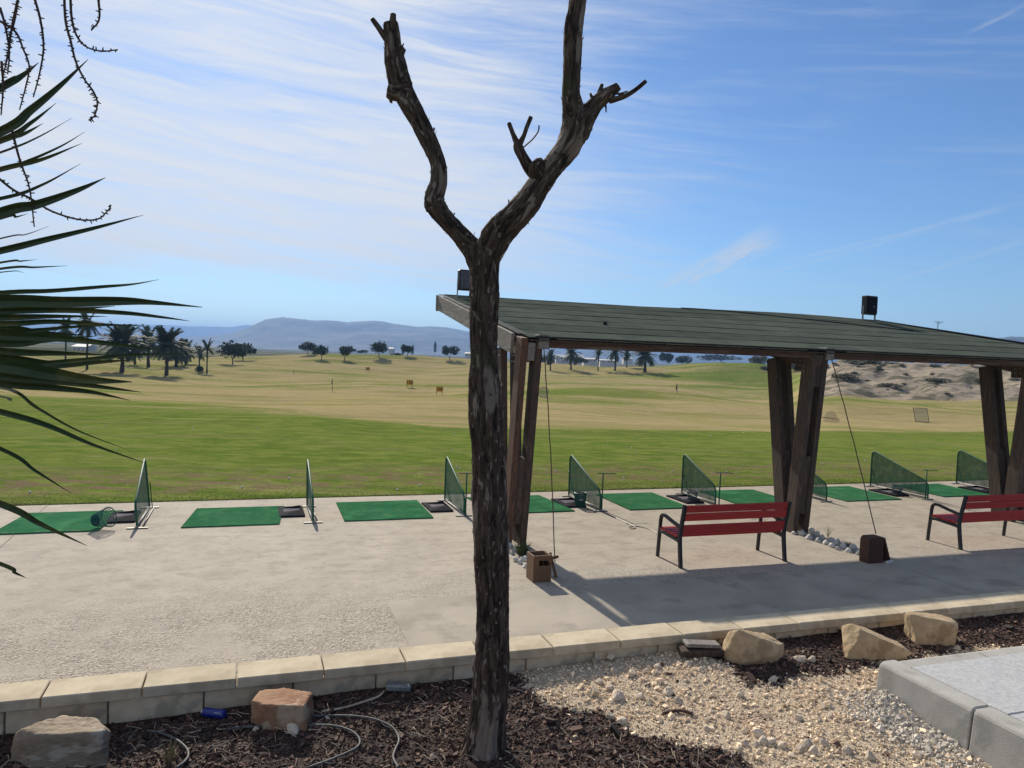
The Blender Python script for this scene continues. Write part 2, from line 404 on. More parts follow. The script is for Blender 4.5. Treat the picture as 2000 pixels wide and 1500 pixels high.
MT['slab'] = material('smooth_concrete_slab', (.41, .36, .29), (.34, .30, .24), 1.5, .9, .5, 45, c3=(.29, .255, .205), c3scale=1.1)
def ground_mat():
    mt = bpy.data.materials.new('range_turf'); mt.use_nodes = True; q = G(mt.node_tree)
    b = mt.node_tree.nodes['Principled BSDF']; b.inputs['Roughness'].default_value = 1; b.inputs['Specular IOR Level'].default_value = 0
    o = q.obj()
    gr = q.n('ShaderNodeAttribute', attribute_name='green').outputs['Fac']
    sn = q.n('ShaderNodeAttribute', attribute_name='sand').outputs['Fac']
    far = q.n('ShaderNodeAttribute', attribute_name='farland').outputs['Fac']
    r = q.mapv(o, (1, 1, 1), (0, 0, math.radians(19)))
    nb = q.noise(q.mapv(r, (.35, 1.0, 1)), .12, 6, .6)
    nf = q.noise(q.mapv(r, (.6, 1., 1)), 1.6, 6, .7)
    nff = q.noise(o, 22, 4, .7)
    g2 = q.math('ADD', gr, q.math('MULTIPLY', q.math('SUBTRACT', nb, .5), 2.4))
    g2 = q.math('ADD', g2, q.math('MULTIPLY', q.math('SUBTRACT', nf, .5), 1.3))
    tan = q.mix(q.ss(nf, .3, .7), (.39, .315, .160), (.31, .25, .125))
    tan = q.mix(q.ss(q.noise(q.mapv(r, (.25, 1.2, 1)), .22, 4, .6), .45, .65), tan, (.235, .225, .08))
    grn = q.mix(q.ss(nf, .38, .62), (.095, .15, .024), (.18, .215, .05))
    grn = q.mix(q.math('MULTIPLY', q.ss(nff, .45, .75), .5), grn, (.065, .10, .02))
    c = q.mix(q.ss(g2, .22, .78), tan, grn)
    c = q.mix(q.math('MULTIPLY', q.ss(q.noise(q.mapv(r, (.5, 1.6, 1)), 3.4, 6, .75), .5, .7), .45), c, (.06, .085, .022))
    c = q.mix(q.math('MULTIPLY', q.ss(q.noise(o, 9, 5, .75), .56, .72), .5), c, (.26, .25, .10))
    st_ = q.noise(q.mapv(r, (.12, 1.0, 1)), .55, 6, .65)
    c = q.mix(q.math('MULTIPLY', q.ss(st_, .48, .68), .42), c, (.17, .155, .07)); c = q.mix(q.math('MULTIPLY', q.ss(st_, .42, .30), .35), c, (.33, .27, .14))
    dirt = q.n('ShaderNodeAttribute', attribute_name='dirt').outputs['Fac']
    c = q.mix(q.math('MULTIPLY', q.ss(q.noise(q.mapv(r, (.7, 1.5, 1)), 1.9, 6, .75), .46, .58), dirt), c, (.175, .13, .08))
    c = q.mix(q.math('MULTIPLY', q.ss(q.noise(q.mapv(r, (.7, 1.5, 1)), 6., 5, .75), .60, .68), q.math('MULTIPLY', dirt, .8)), c, (.42, .36, .25))
    ns = q.noise(o, .3, 7, .7)
    snd = q.mix(q.ss(ns, .35, .65), (.27, .22, .165), (.37, .315, .245))
    snd = q.mix(q.ss(q.noise(q.mapv(o, (1, 2.2, 1)), .13, 8, .75), .47, .57), snd, (.13, .12, .085))
    c = q.mix(q.ss(q.math('ADD', sn, q.math('MULTIPLY', q.math('SUBTRACT', ns, .5), .6)), .4, .6), c, snd)
    fl = q.mix(q.ss(q.noise(q.mapv(r, (.3, 1, 1)), .012, 6, .65), .42, .58), (.085, .095, .05), (.22, .20, .13))
    fl = q.mix(q.ss(q.noise(q.mapv(r, (.2, 1, 1)), .03, 4, .6), .55, .62), fl, (.03, .045, .02))
    c = q.mix(far, c, fl)
    q.put(b.inputs['Base Color'], c)
    q.put(b.inputs['Normal'], q.bump(q.math('ADD', q.noise(o, 14, 5, .7), q.math('MULTIPLY', nf, 2.)), .6, .05)); return mt
MT['ground'] = ground_mat()
MT['hill'] = material('pine_covered_hill', (.020, .026, .016), (.05, .05, .034), .02, .95, c3=(.10, .095, .075), c3scale=.008)

# ---------------------------------------------------------------- terrain
def sstep(x, a, b):
    t = np.clip((x - a) / (b - a), 0, 1); return t * t * (3 - 2 * t)
DB = [0, 10, 20, 33, 60, 91, 137, 183, 225, 300, 400, 1000, 3000, 9000]
ZB = [-.5, -.28, -.05, -.35, -1.3, -2.0, -3.3, -2.4, 0., -2.6, -3.2, -7, -16, -40]
RX = [-1.2, -.69, -.5, -.35, -.25, -.13, 0.0, .05, .11, .2, .27, .32, .38, 1.2]
RZ = [-2.5, -2.2, -1.8, -1.0, .3, .5, .35, .3, -.4, .3, 2.4, 3.2, 2.5, 2.0]
DS = [0, 10, 20, 33, 60, 80, 95, 115, 150, 180, 230, 300, 400, 1000, 3000, 9000]
ZS = [-.5, -.28, -.05, -.35, -.8, -.7, -.2, 1.0, 3.2, 4.0, 3.0, -1, -3.2, -7, -16, -40]
def terrain(x, y):
    x = np.asarray(x, float); y = np.asarray(y, float)
    D = x * FW2[0] + y * FW2[1]; X = x * RT2[0] + y * RT2[1]
    R = np.hypot(D, X); a = X / np.maximum(D, 1.); Dp = np.where(D > 1, D, R)
    z = np.interp(Dp, DB, ZB)
    rz = np.interp(a, RX, RZ)
    z = z + (rz - 0.) * sstep(Dp, 150, 225) * (1 - sstep(Dp, 235, 300))
    zs = np.interp(Dp, DS, ZS); k = sstep(a, .34, .44) * (D > 0)
    z = z * (1 - k) + zs * k
    P = np.stack([x / 38, y / 38, 0 * x], -1)
    z = z + fbm(P, 3) * 2.0 * sstep(Dp, 34, 70) * (1 - sstep(Dp, 250, 330))
    z = z + fbm(np.stack([x / 9, y / 9, 0 * x + 5], -1), 3) * .26 * sstep(y, 17, 30)
    rough = k * sstep(Dp, 90, 105) * (1 - sstep(Dp, 220, 260))
    z = z + fbm(np.stack([x / 6, y / 6, 0 * x + 9], -1), 5) * 2.0 * rough
    # the ground falls smoothly from the turf edge, kept below the terrace itself
    z = np.where(y < 14.86, np.where(y > 5.6, -.12, -.25), np.where(y < 17, -.012 - .02 * (y - 14.86), z - .03))
    z = np.where((y >= 17) & (y < 30), -.055 + (z + .0) * sstep(y, 17, 30) + .055 * sstep(y, 17, 30), z)
    return z
def ter1(x, y): return float(terrain(np.array([x]), np.array([y]))[0])
def on_terrain(px, py, d0=16., d1=6000., zoff=0.):
    """where the line of sight through a photo point first meets the ground"""
    d = ray(px, py); D = np.geomspace(d0, d1, 6000); k = D / (d[:2] @ FW2)
    xs, ys, zs = d[0] * k, d[1] * k, H + d[2] * k
    t = terrain(xs, ys); w = np.where(zs <= t)[0]
    i = w[0] if len(w) else int(np.argmin(np.abs(zs - t)))
    return Vector((xs[i], ys[i], t[i] + zoff)), D[i]
def make_ground():
    rad = np.concatenate([np.linspace(0.5, 8, 8), np.geomspace(9, 8800, 470)])
    ang = np.concatenate([np.radians(np.linspace(-48, 48, 520)), np.radians(np.linspace(50, 310, 110))])
    A, Rr = np.meshgrid(ang, rad)
    X = Rr * np.sin(A); D = Rr * np.cos(A)
    # lateral / forward -> world
    x = X * RT2[0] + D * FW2[0]; y = X * RT2[1] + D * FW2[1]
    # snap one ring of points onto the turf edge so that it is straight
    near = np.abs(y - 14.86) < .35
    z = terrain(x, y)
    y = y.copy()
    v = np.stack([x, y, z], -1).reshape(-1, 3)
    nr, na = A.shape; i = np.arange(nr - 1)[:, None] * na; j = np.arange(na)[None]; jn = (j + 1) % na
    f = np.stack([i + j, i + jn, i + na + jn, i + na + j], -1).reshape(-1, 4)
    me = np_mesh('ground', v, f[:, ::-1], MT['ground'], True)
    a = np.where(D > 1, X / np.maximum(D, 1), 0.)
    n1 = fbm(np.stack([x / 30, y / 14, 0 * x + 3], -1), 4)
    edge = 32.5 + n1 * 2.0 + np.clip(8 - x, 0, 30) * .30
    green = (1 - sstep(y, edge - .6, edge + 1.2 + np.clip(9 - x, 0, 40) * 1.9)) * .95
    green = np.maximum(green, .50 * sstep(n1, -.25, .4) * sstep(y, 36, 60))
    green = np.maximum(green, (.75 * sstep(a, .15, .30) + .25) * sstep(D, 110, 190) * sstep(n1, -.5, .1) * .85)
    dirt = sstep(y, 15.5, 16.2) * (1 - sstep(y, 17.6, 20.)) * .95
    sand = sstep(a, .36, .40) * sstep(D, 92 + 6 * n1, 98 + 6 * n1) * (1 - sstep(D, 240, 270)) * (D > 0)
    farl = sstep(D, 235, 262); farl = np.where(D < 1, sstep(Rr, 235, 262), farl)
    for nm, arr in (('green', green), ('dirt', dirt), ('sand', sand), ('farland', farl)):
        at_ = me.attributes.new(nm, 'FLOAT', 'POINT'); at_.data.foreach_set('value', arr.ravel().astype(np.float32))
    tag(mesh_obj('ground', me), kind='structure')
make_ground()

def hills(name, D0, pts, back, seed, rough=1., foot=-16.):
    """a ridge whose crest passes through the skyline seen in the photo"""
    px = np.linspace(pts[0][0], pts[-1][0], 420); py = np.interp(px, [p[0] for p in pts], [p[1] for p in pts])
    rows = 46; vs = []
    for r in range(rows):
        t = r / (rows - 1)                            # 0 foot, .62 crest, 1 back
        for k in range(len(px)):
            Dk = D0 + (t - .62) * back
            d = ray(px[k], hor(px[k])); kk = Dk / (d[:2] @ FW2)
            crest = H + (hor(px[k]) - py[k]) / F * D0
            vs.append((d[0] * kk, d[1] * kk, crest, t))
    vs = np.array(vs); t = vs[:, 3]; prof = np.where(t < .62, sstep(t, 0, .64) ** .9, 1 - sstep(t, .60, 1.05))
    z = foot + (vs[:, 2] - foot) * prof
    s_ = D0 / 9.
    nz = fbm(np.stack([vs[:, 0] / s_, vs[:, 1] / s_, 0 * t + seed], -1), 5)
    z += nz * (D0 * .014) * rough * np.sin(np.clip(t / .62, 0, 1) * math.pi) 
    z += fbm(np.stack([vs[:, 0] / (D0 * .006), vs[:, 1] / (D0 * .006), 0 * t + seed], -1), 2) * D0 * .0009 * prof
    n = len(px); i = np.arange(rows - 1)[:, None] * n; j = np.arange(n - 1)[None]
    f = np.stack([i + j, i + j + 1, i + n + j + 1, i + n + j], -1).reshape(-1, 4)
    me = np_mesh(name, np.stack([vs[:, 0], vs[:, 1], z], -1), f, MT['hill'], True)
    tag(mesh_obj(name, me), kind='structure')
hills('hills', 7200, [(-700, 662), (-300, 640), (0, 640), (120, 630), (280, 633), (358, 636), (450, 639), (480, 634), (520, 640), (700, 650), (1000, 670), (1300, 690), (1500, 694), (1800, 690), (2300, 700)], 2600, 3.)
hills('hills', 4300, [(180, 688), (300, 668), (370, 658), (430, 655), (451, 650), (482, 641), (516, 625), (550, 620), (616, 627), (640, 626), (678, 630), (710, 628), (736, 627), (770, 633), (816, 638), (840, 637), (870, 639), (890, 643), (914, 648), (1000, 668), (1100, 684), (1300, 692), (1600, 700)], 2300, 8.)
hills('hills', 2400, [(1650, 712), (1800, 690), (1900, 670), (1950, 662), (1972, 659), (2000, 660), (2100, 652), (2300, 665), (2600, 700)], 1100, 12.)

# air
hz = MB().box((0, 2000, 65), (22000, 18000, 240)).build('haze', None); hz.display_type = 'WIRE'
hm = bpy.data.materials.new('haze'); hm.use_nodes = True; nt = hm.node_tree
nt.nodes.remove(nt.nodes['Principled BSDF']); pv = nt.nodes.new('ShaderNodeVolumePrincipled')
pv.inputs['Color'].default_value = (.27, .52, 1, 1); pv.inputs['Density'].default_value = 1.9e-4; pv.inputs['Anisotropy'].default_value = .15
nt.links.new(pv.outputs[0], nt.nodes['Material Output'].inputs['Volume']); hz.data.materials.append(hm)
tag(hz, kind='stuff')

# ---------------------------------------------------------------- terrace
TB = 5.98            # outer face of the low wall's coping
t = MB(); t.box((12, (TB - .1 + 14.86) / 2, -.11), (90, 14.86 - TB + .1, .22)); terr = t.build('terrace', MT['concrete']); tag(terr, kind='structure')
# smoother slab under and beyond the shelter's left end, let in 4 mm proud
a0 = at(745, 1160); a1 = at(800, 1262)
t = MB(); sx = (a0.x + a1.x) / 2
t.add([(sx, 5.9, .004), (9.02, 5.9, .004), (9.02, 8.72, .004), (sx, 8.62, .004)], [(0, 1, 2, 3)])
t.build('concrete_slab', MT['slab'], terr)
t = MB(); t.add([(9.03, 5.9, .004), (40, 5.9, .004), (40, 8.72, .004), (9.03, 8.72, .004)], [(0, 1, 2, 3)]); t.build('concrete_slab', MT['slab'], terr)
# saw-cut joints, dark sealed
j = MB()
for (xa, ya, xb, yb) in ((-3.0, 6, -3.9 + .7, 14.86), (9.02, 8.72, 9.02, 14.86), (14.16, 6, 14.16, 14.86), (19.3, 6, 19.3, 14.86)):
    j.bar((xa, ya, .002), (xb, yb, .002), .012, .006)
j.build('joint', MT['mortar'], terr)

# low wall: copings and blocks, one object each
wall = empty('low_wall', (0, 5.85, 0), 0, 'long low wall of pale stone blocks capped with cream coping slabs along the terrace edge', 'wall')
def linked(name, me, parent, loc, rot=(0, 0, 0)): return mesh_obj(name, me, parent, loc, rot)
cm = []
for k in range(4):
    b = MB(); b.box((0, 0, 0), (.603, .30, .075), bev=.006)
    b.v = [(p[0] + random.uniform(-.0015, .0015), p[1] + random.uniform(-.002, .002), p[2] + random.uniform(-.002, .002)) for p in b.v]
    cm.append(b.mesh('coping_stone', MT['coping']))
bmk = []
for k in range(3):
    b = MB(); b.box((0, 0, 0), (.60, .2, .30), bev=.005); bmk.append(b.mesh('wall_block', MT['block']))
b = MB(); b.box((0, 0, 0), (.60, .2, .20), bev=.005); low = b.mesh('wall_block', MT['block'])
for k in range(-9, 45):
    linked('coping_stone', cm[k % 4], wall, (.277 + .613 * k, -.005, .4625), (0, 0, random.uniform(-.002, .002)))
    linked('wall_block', bmk[k % 3], wall, (.06 + .613 * k, 0, .268 + 0.0))
    linked('wall_block', low, wall, (.06 + .613 * k, 0, .012))
MB().box((11.4, .004, .2), (34, .17, .42)).build('mortar_core', MT['mortar'], wall)

# ---------------------------------------------------------------- planting bed
def bedz(x, y):
    x = np.asarray(x, float); y = np.asarray(y, float)
    z = .225 + .016 * np.clip(x, -4, 5) + .045 * sstep(y, 4.7, 5.6) + .03 * fbm(np.stack([x * 1.1, y * 1.1, 0 * x], -1), 3)
    z = z + .05 * np.exp(-((x - 3.6) ** 2 + (y - 4.4) ** 2) / 1.2)
    z = z + .10 * np.exp(-((x - 4.60) ** 2 / .03 + (y - 4.38) ** 2 / .06)) + .03 * np.exp(-((x - 4.62) ** 2 / .04 + (y - 3.9) ** 2 / .3))       # crumbs of mortar heaped at the kerb
    return z + .25 * sstep(2.4 - y, 0, 1.6)
def bz(x, y): return float(bedz(np.array([x]), np.array([y]))[0])
def on_bed(px, py, zoff=0.):
    z = .22
    for _ in range(6): p = at(px, py, z); z = bz(p.x, p.y)
    return Vector((p.x, p.y, z + zoff))
def mulch_mask(x, y):
    """1 where bark mulch lies, 0 where pale grit shows"""
    n = fbm(np.stack([x * 1.7, y * 1.7, 0 * x + 2], -1), 4) * .55
    edge = 2.45 + (4.9 - y) * .62
    m_ = sstep(edge - x + n, -.14, .14)
    m2 = sstep(x - 3.6 + n, 0, .25) * sstep(y - (5.02 + .0 * x) + n * .5, -.1, .12)    # strip of mulch behind, under the rocks
    return np.maximum(m_, m2)
def bed_ground():
    xs = np.linspace(-14, 16, 420); ys = np.linspace(-6, 5.76, 260); X, Y = np.meshgrid(xs, ys)
    Z = bedz(X, Y) + .006 * fbm(np.stack([X * 14, Y * 14, 0 * X], -1), 3)
    n = len(xs); i = np.arange(len(ys) - 1)[:, None] * n; jj = np.arange(n - 1)[None]
    f = np.stack([i + jj, i + jj + 1, i + n + jj + 1, i + n + jj], -1).reshape(-1, 4)
    mt = bpy.data.materials.new('bed_soil'); mt.use_nodes = True; q = G(mt.node_tree); b = mt.node_tree.nodes['Principled BSDF']
    b.inputs['Roughness'].default_value = .95; a = q.n('ShaderNodeAttribute', attribute_name='mulch').outputs['Fac']; o = q.obj()
    gr = q.mix(q.noise(o, 40, 5, .7), (.44, .35, .24), (.72, .59, .43)); gr = q.mix(q.ss(q.noise(o, 3, 5), .5, .7), gr, (.46, .33, .23))
    mu = q.mix(q.noise(o, 50, 5, .7), (.03, .018, .013), (.08, .048, .034))
    q.put(b.inputs['Base Color'], q.mix(q.ss(a, .3, .7), gr, mu)); q.put(b.inputs['Normal'], q.bump(q.noise(o, 70, 6, .7), 1., .02))
    me = np_mesh('planting_bed', np.stack([X, Y, Z], -1).reshape(-1, 3), f, mt, True)
    at_ = me.attributes.new('mulch', 'FLOAT', 'POINT'); at_.data.foreach_set('value', mulch_mask(X, Y).ravel().astype(np.float32))
    tag(mesh_obj('planting_bed', me), kind='structure')
bed_ground()
OCT_V = np.array([[1, 0, 0], [-1, 0, 0], [0, 1, 0], [0, -1, 0], [0, 0, 1], [0, 0, -1]], float)
OCT_F = np.array([[0, 2, 4], [2, 1, 4], [1, 3, 4], [3, 0, 4], [2, 0, 5], [1, 2, 5], [3, 1, 5], [0, 3, 5]])
PR_V = np.array([[-1, -1, -1], [1, -1, -1], [1, 1, -1], [-1, 1, -1], [-1, -1, 1], [1, -1, 1], [1, 1, 1], [-1, 1, 1]], float) * .8
PR_F = np.array([[0, 3, 2, 1], [4, 5, 6, 7], [0, 1, 5, 4], [1, 2, 6, 5], [2, 3, 7, 6], [3, 0, 4, 7]])
def scatter(name, pos, size, flat, long, mat, base=OCT_V, faces=OCT_F, jit=.3, tiltmax=.6, sink=.3, kind='stuff'):
    n = len(pos); k = len(base)
    L = base[None] * (1 + RNG.uniform(-jit, jit, (n, k, 3)))
    sc = np.stack([size * RNG.uniform(.8, long, n), size, size * flat * RNG.uniform(.6, 1.3, n)], -1)
    L = L * sc[:, None]
    a = RNG.uniform(0, 2 * np.pi, n); b = RNG.normal(0, tiltmax, n); c_ = RNG.normal(0, tiltmax, n)
    def rot(L, ax, an):
        c, s = np.cos(an)[:, None], np.sin(an)[:, None]; o = L.copy(); i, j2 = [(1, 2), (0, 2), (0, 1)][ax]
        o[..., i] = L[..., i] * c - L[..., j2] * s; o[..., j2] = L[..., i] * s + L[..., j2] * c; return o
    L = rot(rot(rot(L, 0, b), 1, c_), 2, a)
    v = L + pos[:, None] + np.array([0, 0, 1])[None, None] * (sc[:, 2] * (1 - sink))[:, None, None]
    f = faces[None] + (np.arange(n) * k)[:, None, None]
    o = mesh_obj(name, np_mesh(name, v.reshape(-1, 3), f.reshape(-1, faces.shape[1]), mat)); tag(o, kind=kind); return o
def bed_points(n, x0=-3.6, x1=8.5, y0=3.1, y1=5.72):
    x = RNG.uniform(x0, x1, n); y = RNG.uniform(y0, y1, n); ok = ~((x > 4.62) & (y < 4.58)); return x[ok], y[ok]
x, y = bed_points(150000); k = RNG.uniform(0, 1, len(x)) < mulch_mask(x, y) * .98 + .015; x, y = x[k], y[k]
scatter('bark_mulch', np.stack([x, y, bedz(x, y)], -1), RNG.lognormal(math.log(.0050), .52, len(x)), .42, 2.4, MT['chip'], PR_V, PR_F, .35, .45, .1)
x, y = bed_points(95000, 1.2, 8.5); k = RNG.uniform(0, 1, len(x)) > mulch_mask(x, y) * .985; x, y = x[k], y[k]
scatter('limestone_grit', np.stack([x, y, bedz(x, y)], -1), RNG.lognormal(math.log(.0041), .55, len(x)), .75, 1.4, MT['grit'])
x, y = bed_points(2600, 1.4, 5.5); k = RNG.uniform(0, 1, len(x)) > mulch_mask(x, y) * .97; x, y = x[k], y[k]
scatter('coarse_gravel', np.stack([x, y, bedz(x, y)], -1), RNG.lognormal(math.log(.0095), .4, len(x)), .7, 1.4, MT['grit'], PR_V, PR_F, .35, .5)
n = 5200; x = 4.56 + RNG.normal(0, .15, n); y = 4.1 + RNG.normal(0, .26, n); k = (x < 4.62); x, y = x[k], y[k]
scatter('mortar_crumbs', np.stack([x, y, bedz(x, y)], -1), RNG.lognormal(math.log(.010), .35, len(x)), .8, 1.3, MT['grey_grit'])
# dead pine needles and twigs lying on the mulch
def straws(n):
    b = MB()
    for _ in range(n):
        x = random.uniform(-3.4, 3.2); y = random.uniform(3.3, 5.6)
        if random.random() > float(mulch_mask(np.array([x]), np.array([y]))[0]) + .1: continue
        L = random.uniform(.03, .16); a = random.uniform(0, 6.28); cu = random.uniform(-9, 9); z = bz(x, y) + .014; p = [(x, y, z)]
        for q in range(4):
            x += math.cos(a) * L / 4; y += math.sin(a) * L / 4; a += cu * L / 4; p.append((x, y, bz(x, y) + .014 + random.uniform(0, .012)))
        b.tube(p, random.uniform(.0012, .0026), 3, False)
    return b
tag(straws(2000).build('dead_straw', MT['straw']), kind='stuff')

# ---------------------------------------------------------------- rocks and loose stones
import bmesh
def ico(sub):
    bm = bmesh.new(); bmesh.ops.create_icosphere(bm, subdivisions=sub, radius=1)
    v = np.array([p.co[:] for p in bm.verts]); f = np.array([[q.index for q in p.verts] for p in bm.faces]); bm.free(); return v, f
ICO = {k: ico(k) for k in (1, 2, 3, 5)}
def rock_mesh(name, dim, seed, mat, sub=5, cuts=14, rough=.05, sharp=1., extra=(), smooth=True):
    v, f = ICO[sub]; r_ = np.random.default_rng(seed); N = r_.normal(size=(cuts, 3)); N /= np.linalg.norm(N, axis=1)[:, None]
    hh = r_.uniform(.62, .95, cuts)
    N = np.vstack([N, [[0, 0, -1.]]]); hh = np.append(hh, .42)
    for e in extra: N = np.vstack([N, _n(e[:3])]); hh = np.append(hh, e[3])
    d = v @ N.T; r = np.min(np.where(d > .05, hh[None] / np.maximum(d, .05), 9), axis=1); r = np.minimum(r, 1.35)
    P = v * r[:, None]
    P = P * (1 + rough * fbm(P * 2.2 + seed, 5)[:, None] + rough * .35 * fbm(P * 9 + seed, 3)[:, None])
    P = (P - (P.max(0) + P.min(0)) / 2) / ((P.max(0) - P.min(0)) / 2) * (np.array(dim) / 2)
    return np_mesh(name, P, f, mat, smooth)
def place_rock(name, box, by, depth, seed, mat, label, extra=(), cat='rock', rz=0., hk=1., **kw):
    x0, x1, ytop = box; c = on_bed((x0 + x1) / 2, by)
    D = c.x * FW2[0] + c.y * FW2[1]; w = (x1 - x0) * D / F; h = ((by - ytop) * D / F * .98 + .04) * hk
    o = mesh_obj(name, rock_mesh(name, (w, depth, h), seed, mat, extra=extra, **kw), None,
                 (c.x - .0 + .5 * depth * .2, c.y + depth * .42, c.z + h / 2 - .05), (0, 0, -math.radians(19) + rz))
    tag(o, label, cat); return o
place_rock('rock', (5, 205, 1405), 1502, .34, 21, MT['rock_grey'], 'large grey-brown rock with a pale flat top at the bottom left corner', ((0, 0, 1, .55), (0, -1, .1, .8), (-1, 0, .2, .8), (1, 0, .1, .8)), rough=.10, hk=.84)
place_rock('rock', (487, 607, 1345), 1424, .30, 5, MT['rock_red'], 'rusty brown block-shaped rock with a pale flat top, left of the bare tree', ((0, 0, 1, .55), (0, -1, 0, .6), (-1, 0, 0, .7), (1, 0, .1, .7)), rough=.07, hk=.74)
place_rock('rock', (1420, 1550, 1230), 1300, .34, 33, MT['rock_tan'], 'rounded tan rock leaning by the low wall, left of the two other tan rocks', ((.35, 0, 1, .6),), rough=.08)
place_rock('rock', (1653, 1793, 1229), 1291, .30, 14, MT['rock_tan'], 'long wedge-shaped tan rock sloping down right, just behind the grey kerb corner', ((.45, 0, 1, .45), (.1, -1, .3, .6)), rough=.05)
place_rock('rock', (1783, 1888, 1202), 1260, .26, 18, MT['rock_tan'], 'square-ended brown rock tilted against the low wall, rightmost of the rocks', ((.15, 0, 1, .55), (0, -1, .2, .6), (1, 0, .2, .7)), rough=.07)
pm = [rock_mesh('stone', (1, .9, .7), 50 + k, MT['stone_pale'], 2, 10, .06, smooth=False) for k in range(6)]
stones = [(1198, 1313, 22), (1235, 1318, 20), (1283, 1304, 16), (1262, 1312, 16), (1203, 1364, 30), (1305, 1354, 25), (1325, 1372, 22), (1192, 1403, 22), (1216, 1411, 24), (1248, 1362, 20),
          (1487, 1451, 22), (1455, 1455, 20), (1476, 1458, 18), (1505, 1452, 22), (1527, 1458, 22), (1440, 1465, 16), (1482, 1438, 26), (1577, 1458, 28), (1590, 1470, 24), (1562, 1466, 20),
          (1501, 1292, 20), (1563, 1291, 26), (1584, 1291, 18), (1870, 1268, 15), (1232, 1280, 22), (1418, 1400, 20), (1560, 1405, 18), (1620, 1400, 16), (1345, 1300, 16), (1370, 1310, 16),
          (1405, 1305, 14), (1190, 1345, 18), (1172, 1335, 18), (1510, 1330, 18), (1445, 1360, 20), (1655, 1470, 24), (1700, 1480, 26), (1790, 1480, 24), (1610, 1455, 20), (1380, 1425, 16),
          (573, 1430, 30), (500, 1425, 14), (1290, 1410, 14), (1350, 1395, 18), (1120, 1388, 12), (1060, 1400, 12), (640, 1405, 12), (845, 1480, 14)]
for i, (px, py, w) in enumerate(stones):
    c = on_bed(px, py); D = c.x * FW2[0] + c.y * FW2[1]; s_ = w * D / F
    o = mesh_obj('stone', pm[i % 6], None, (c.x, c.y, c.z + s_ * .22), (random.uniform(-.3, .3), random.uniform(-.3, .3), random.uniform(0, 6)))
    o.scale = (s_,) * 3
    tag(o, 'fist-sized pale limestone piece lying loose on the planting bed', 'stone', 'loose pale stones on the planting bed')

# ---------------------------------------------------------------- grey kerb and pavement at right
PZ = .63
kc = Vector((4.65, 4.53, 0))
kerb = empty('kerb', (4.65, 4.53, .2), 0, 'grey concrete kerb with rounded edges bordering the raised pavement corner', 'kerb')
def kerb_mesh(L):
    """profile in (across, up): vertical face, rounded shoulder; runs along +y"""
    pr = [(0, -.42), (0, -.05), (.004, -.03), (.014, -.014), (.03, -.004), (.05, 0), (.15, 0), (.15, -.42)]
    pr = [(-.05 if i == 0 else a + (-.0), b) for i, (a, b) in enumerate(pr)]
    pr = [(-.035, -.42), (-.03, -.34), (0, -.06)] + pr[2:]
    b = MB(); n = len(pr); e = .008
    ys = [0, e, L - e, L]; ins = [e * .7, 0, 0, e * .7]
    for yy, s_ in zip(ys, ins):
        b.v += [(a + s_ if i < 7 else a, yy, z - (s_ if i > 2 and i < 9 else 0)) for i, (a, z) in enumerate(pr)]
    for r in range(3):
        for i in range(n): b.f.append((r * n + i, r * n + (i + 1) % n, (r + 1) * n + (i + 1) % n, (r + 1) * n + i))
    b.f.append(tuple(range(n))); b.f.append(tuple(3 * n + i for i in range(n)))
    return b.mesh('kerb_stone', MT['curbstone'])
km = kerb_mesh(.80)
for i in range(8):       # the side running towards the camera
    linked('kerb_stone', km, kerb, (0, -.80 - i * .815, PZ - .2))
for i in range(9):       # the side running away to the right: same profile turned a quarter
    linked('kerb_stone', km, kerb, (.158 + i * .815 + .0, -.0, PZ - .2 - .001), (0, 0, -math.pi / 2))
b = MB()
for i in range(7): b.box((4.68 - 4.65 + .05, -.8075 - i * .815, PZ - .2 - .11), (.10, .014, .2))
b.build('joint_mortar', MT['lime'], kerb)
b = MB(); b.box((9, 1.2, PZ - .16), (8.4, 6.36, .3)); pav = b.build('pavement', MT['curbstone']); tag(pav, kind='structure')
pv_m = bpy.data.materials.new('stamped_concrete'); pv_m.use_nodes = True; q = G(pv_m.node_tree); b_ = pv_m.node_tree.nodes['Principled BSDF']
o_ = q.obj(); nn = q.noise(o_, 22, 6, .65); q.put(b_.inputs['Base Color'], q.mix(q.ss(nn, .25, .75), (.38, .38, .38), (.50, .495, .49))); b_.inputs['Roughness'].default_value = .8
q.put(b_.inputs['Normal'], q.bump(nn, .6, .012)); MT['stamped'] = pv_m
for i in range(9):
    for k in range(8):
        b = MB() if (i, k) == (0, 0) else None
        if b: b.box((0, 0, 0), (.785, .785, .03), bev=.006); tile = b.mesh('paving_slab', pv_m)
        linked('paving_slab', tile, pav, (5.205 + .795 * i, 3.985 - .795 * k, PZ - .012))

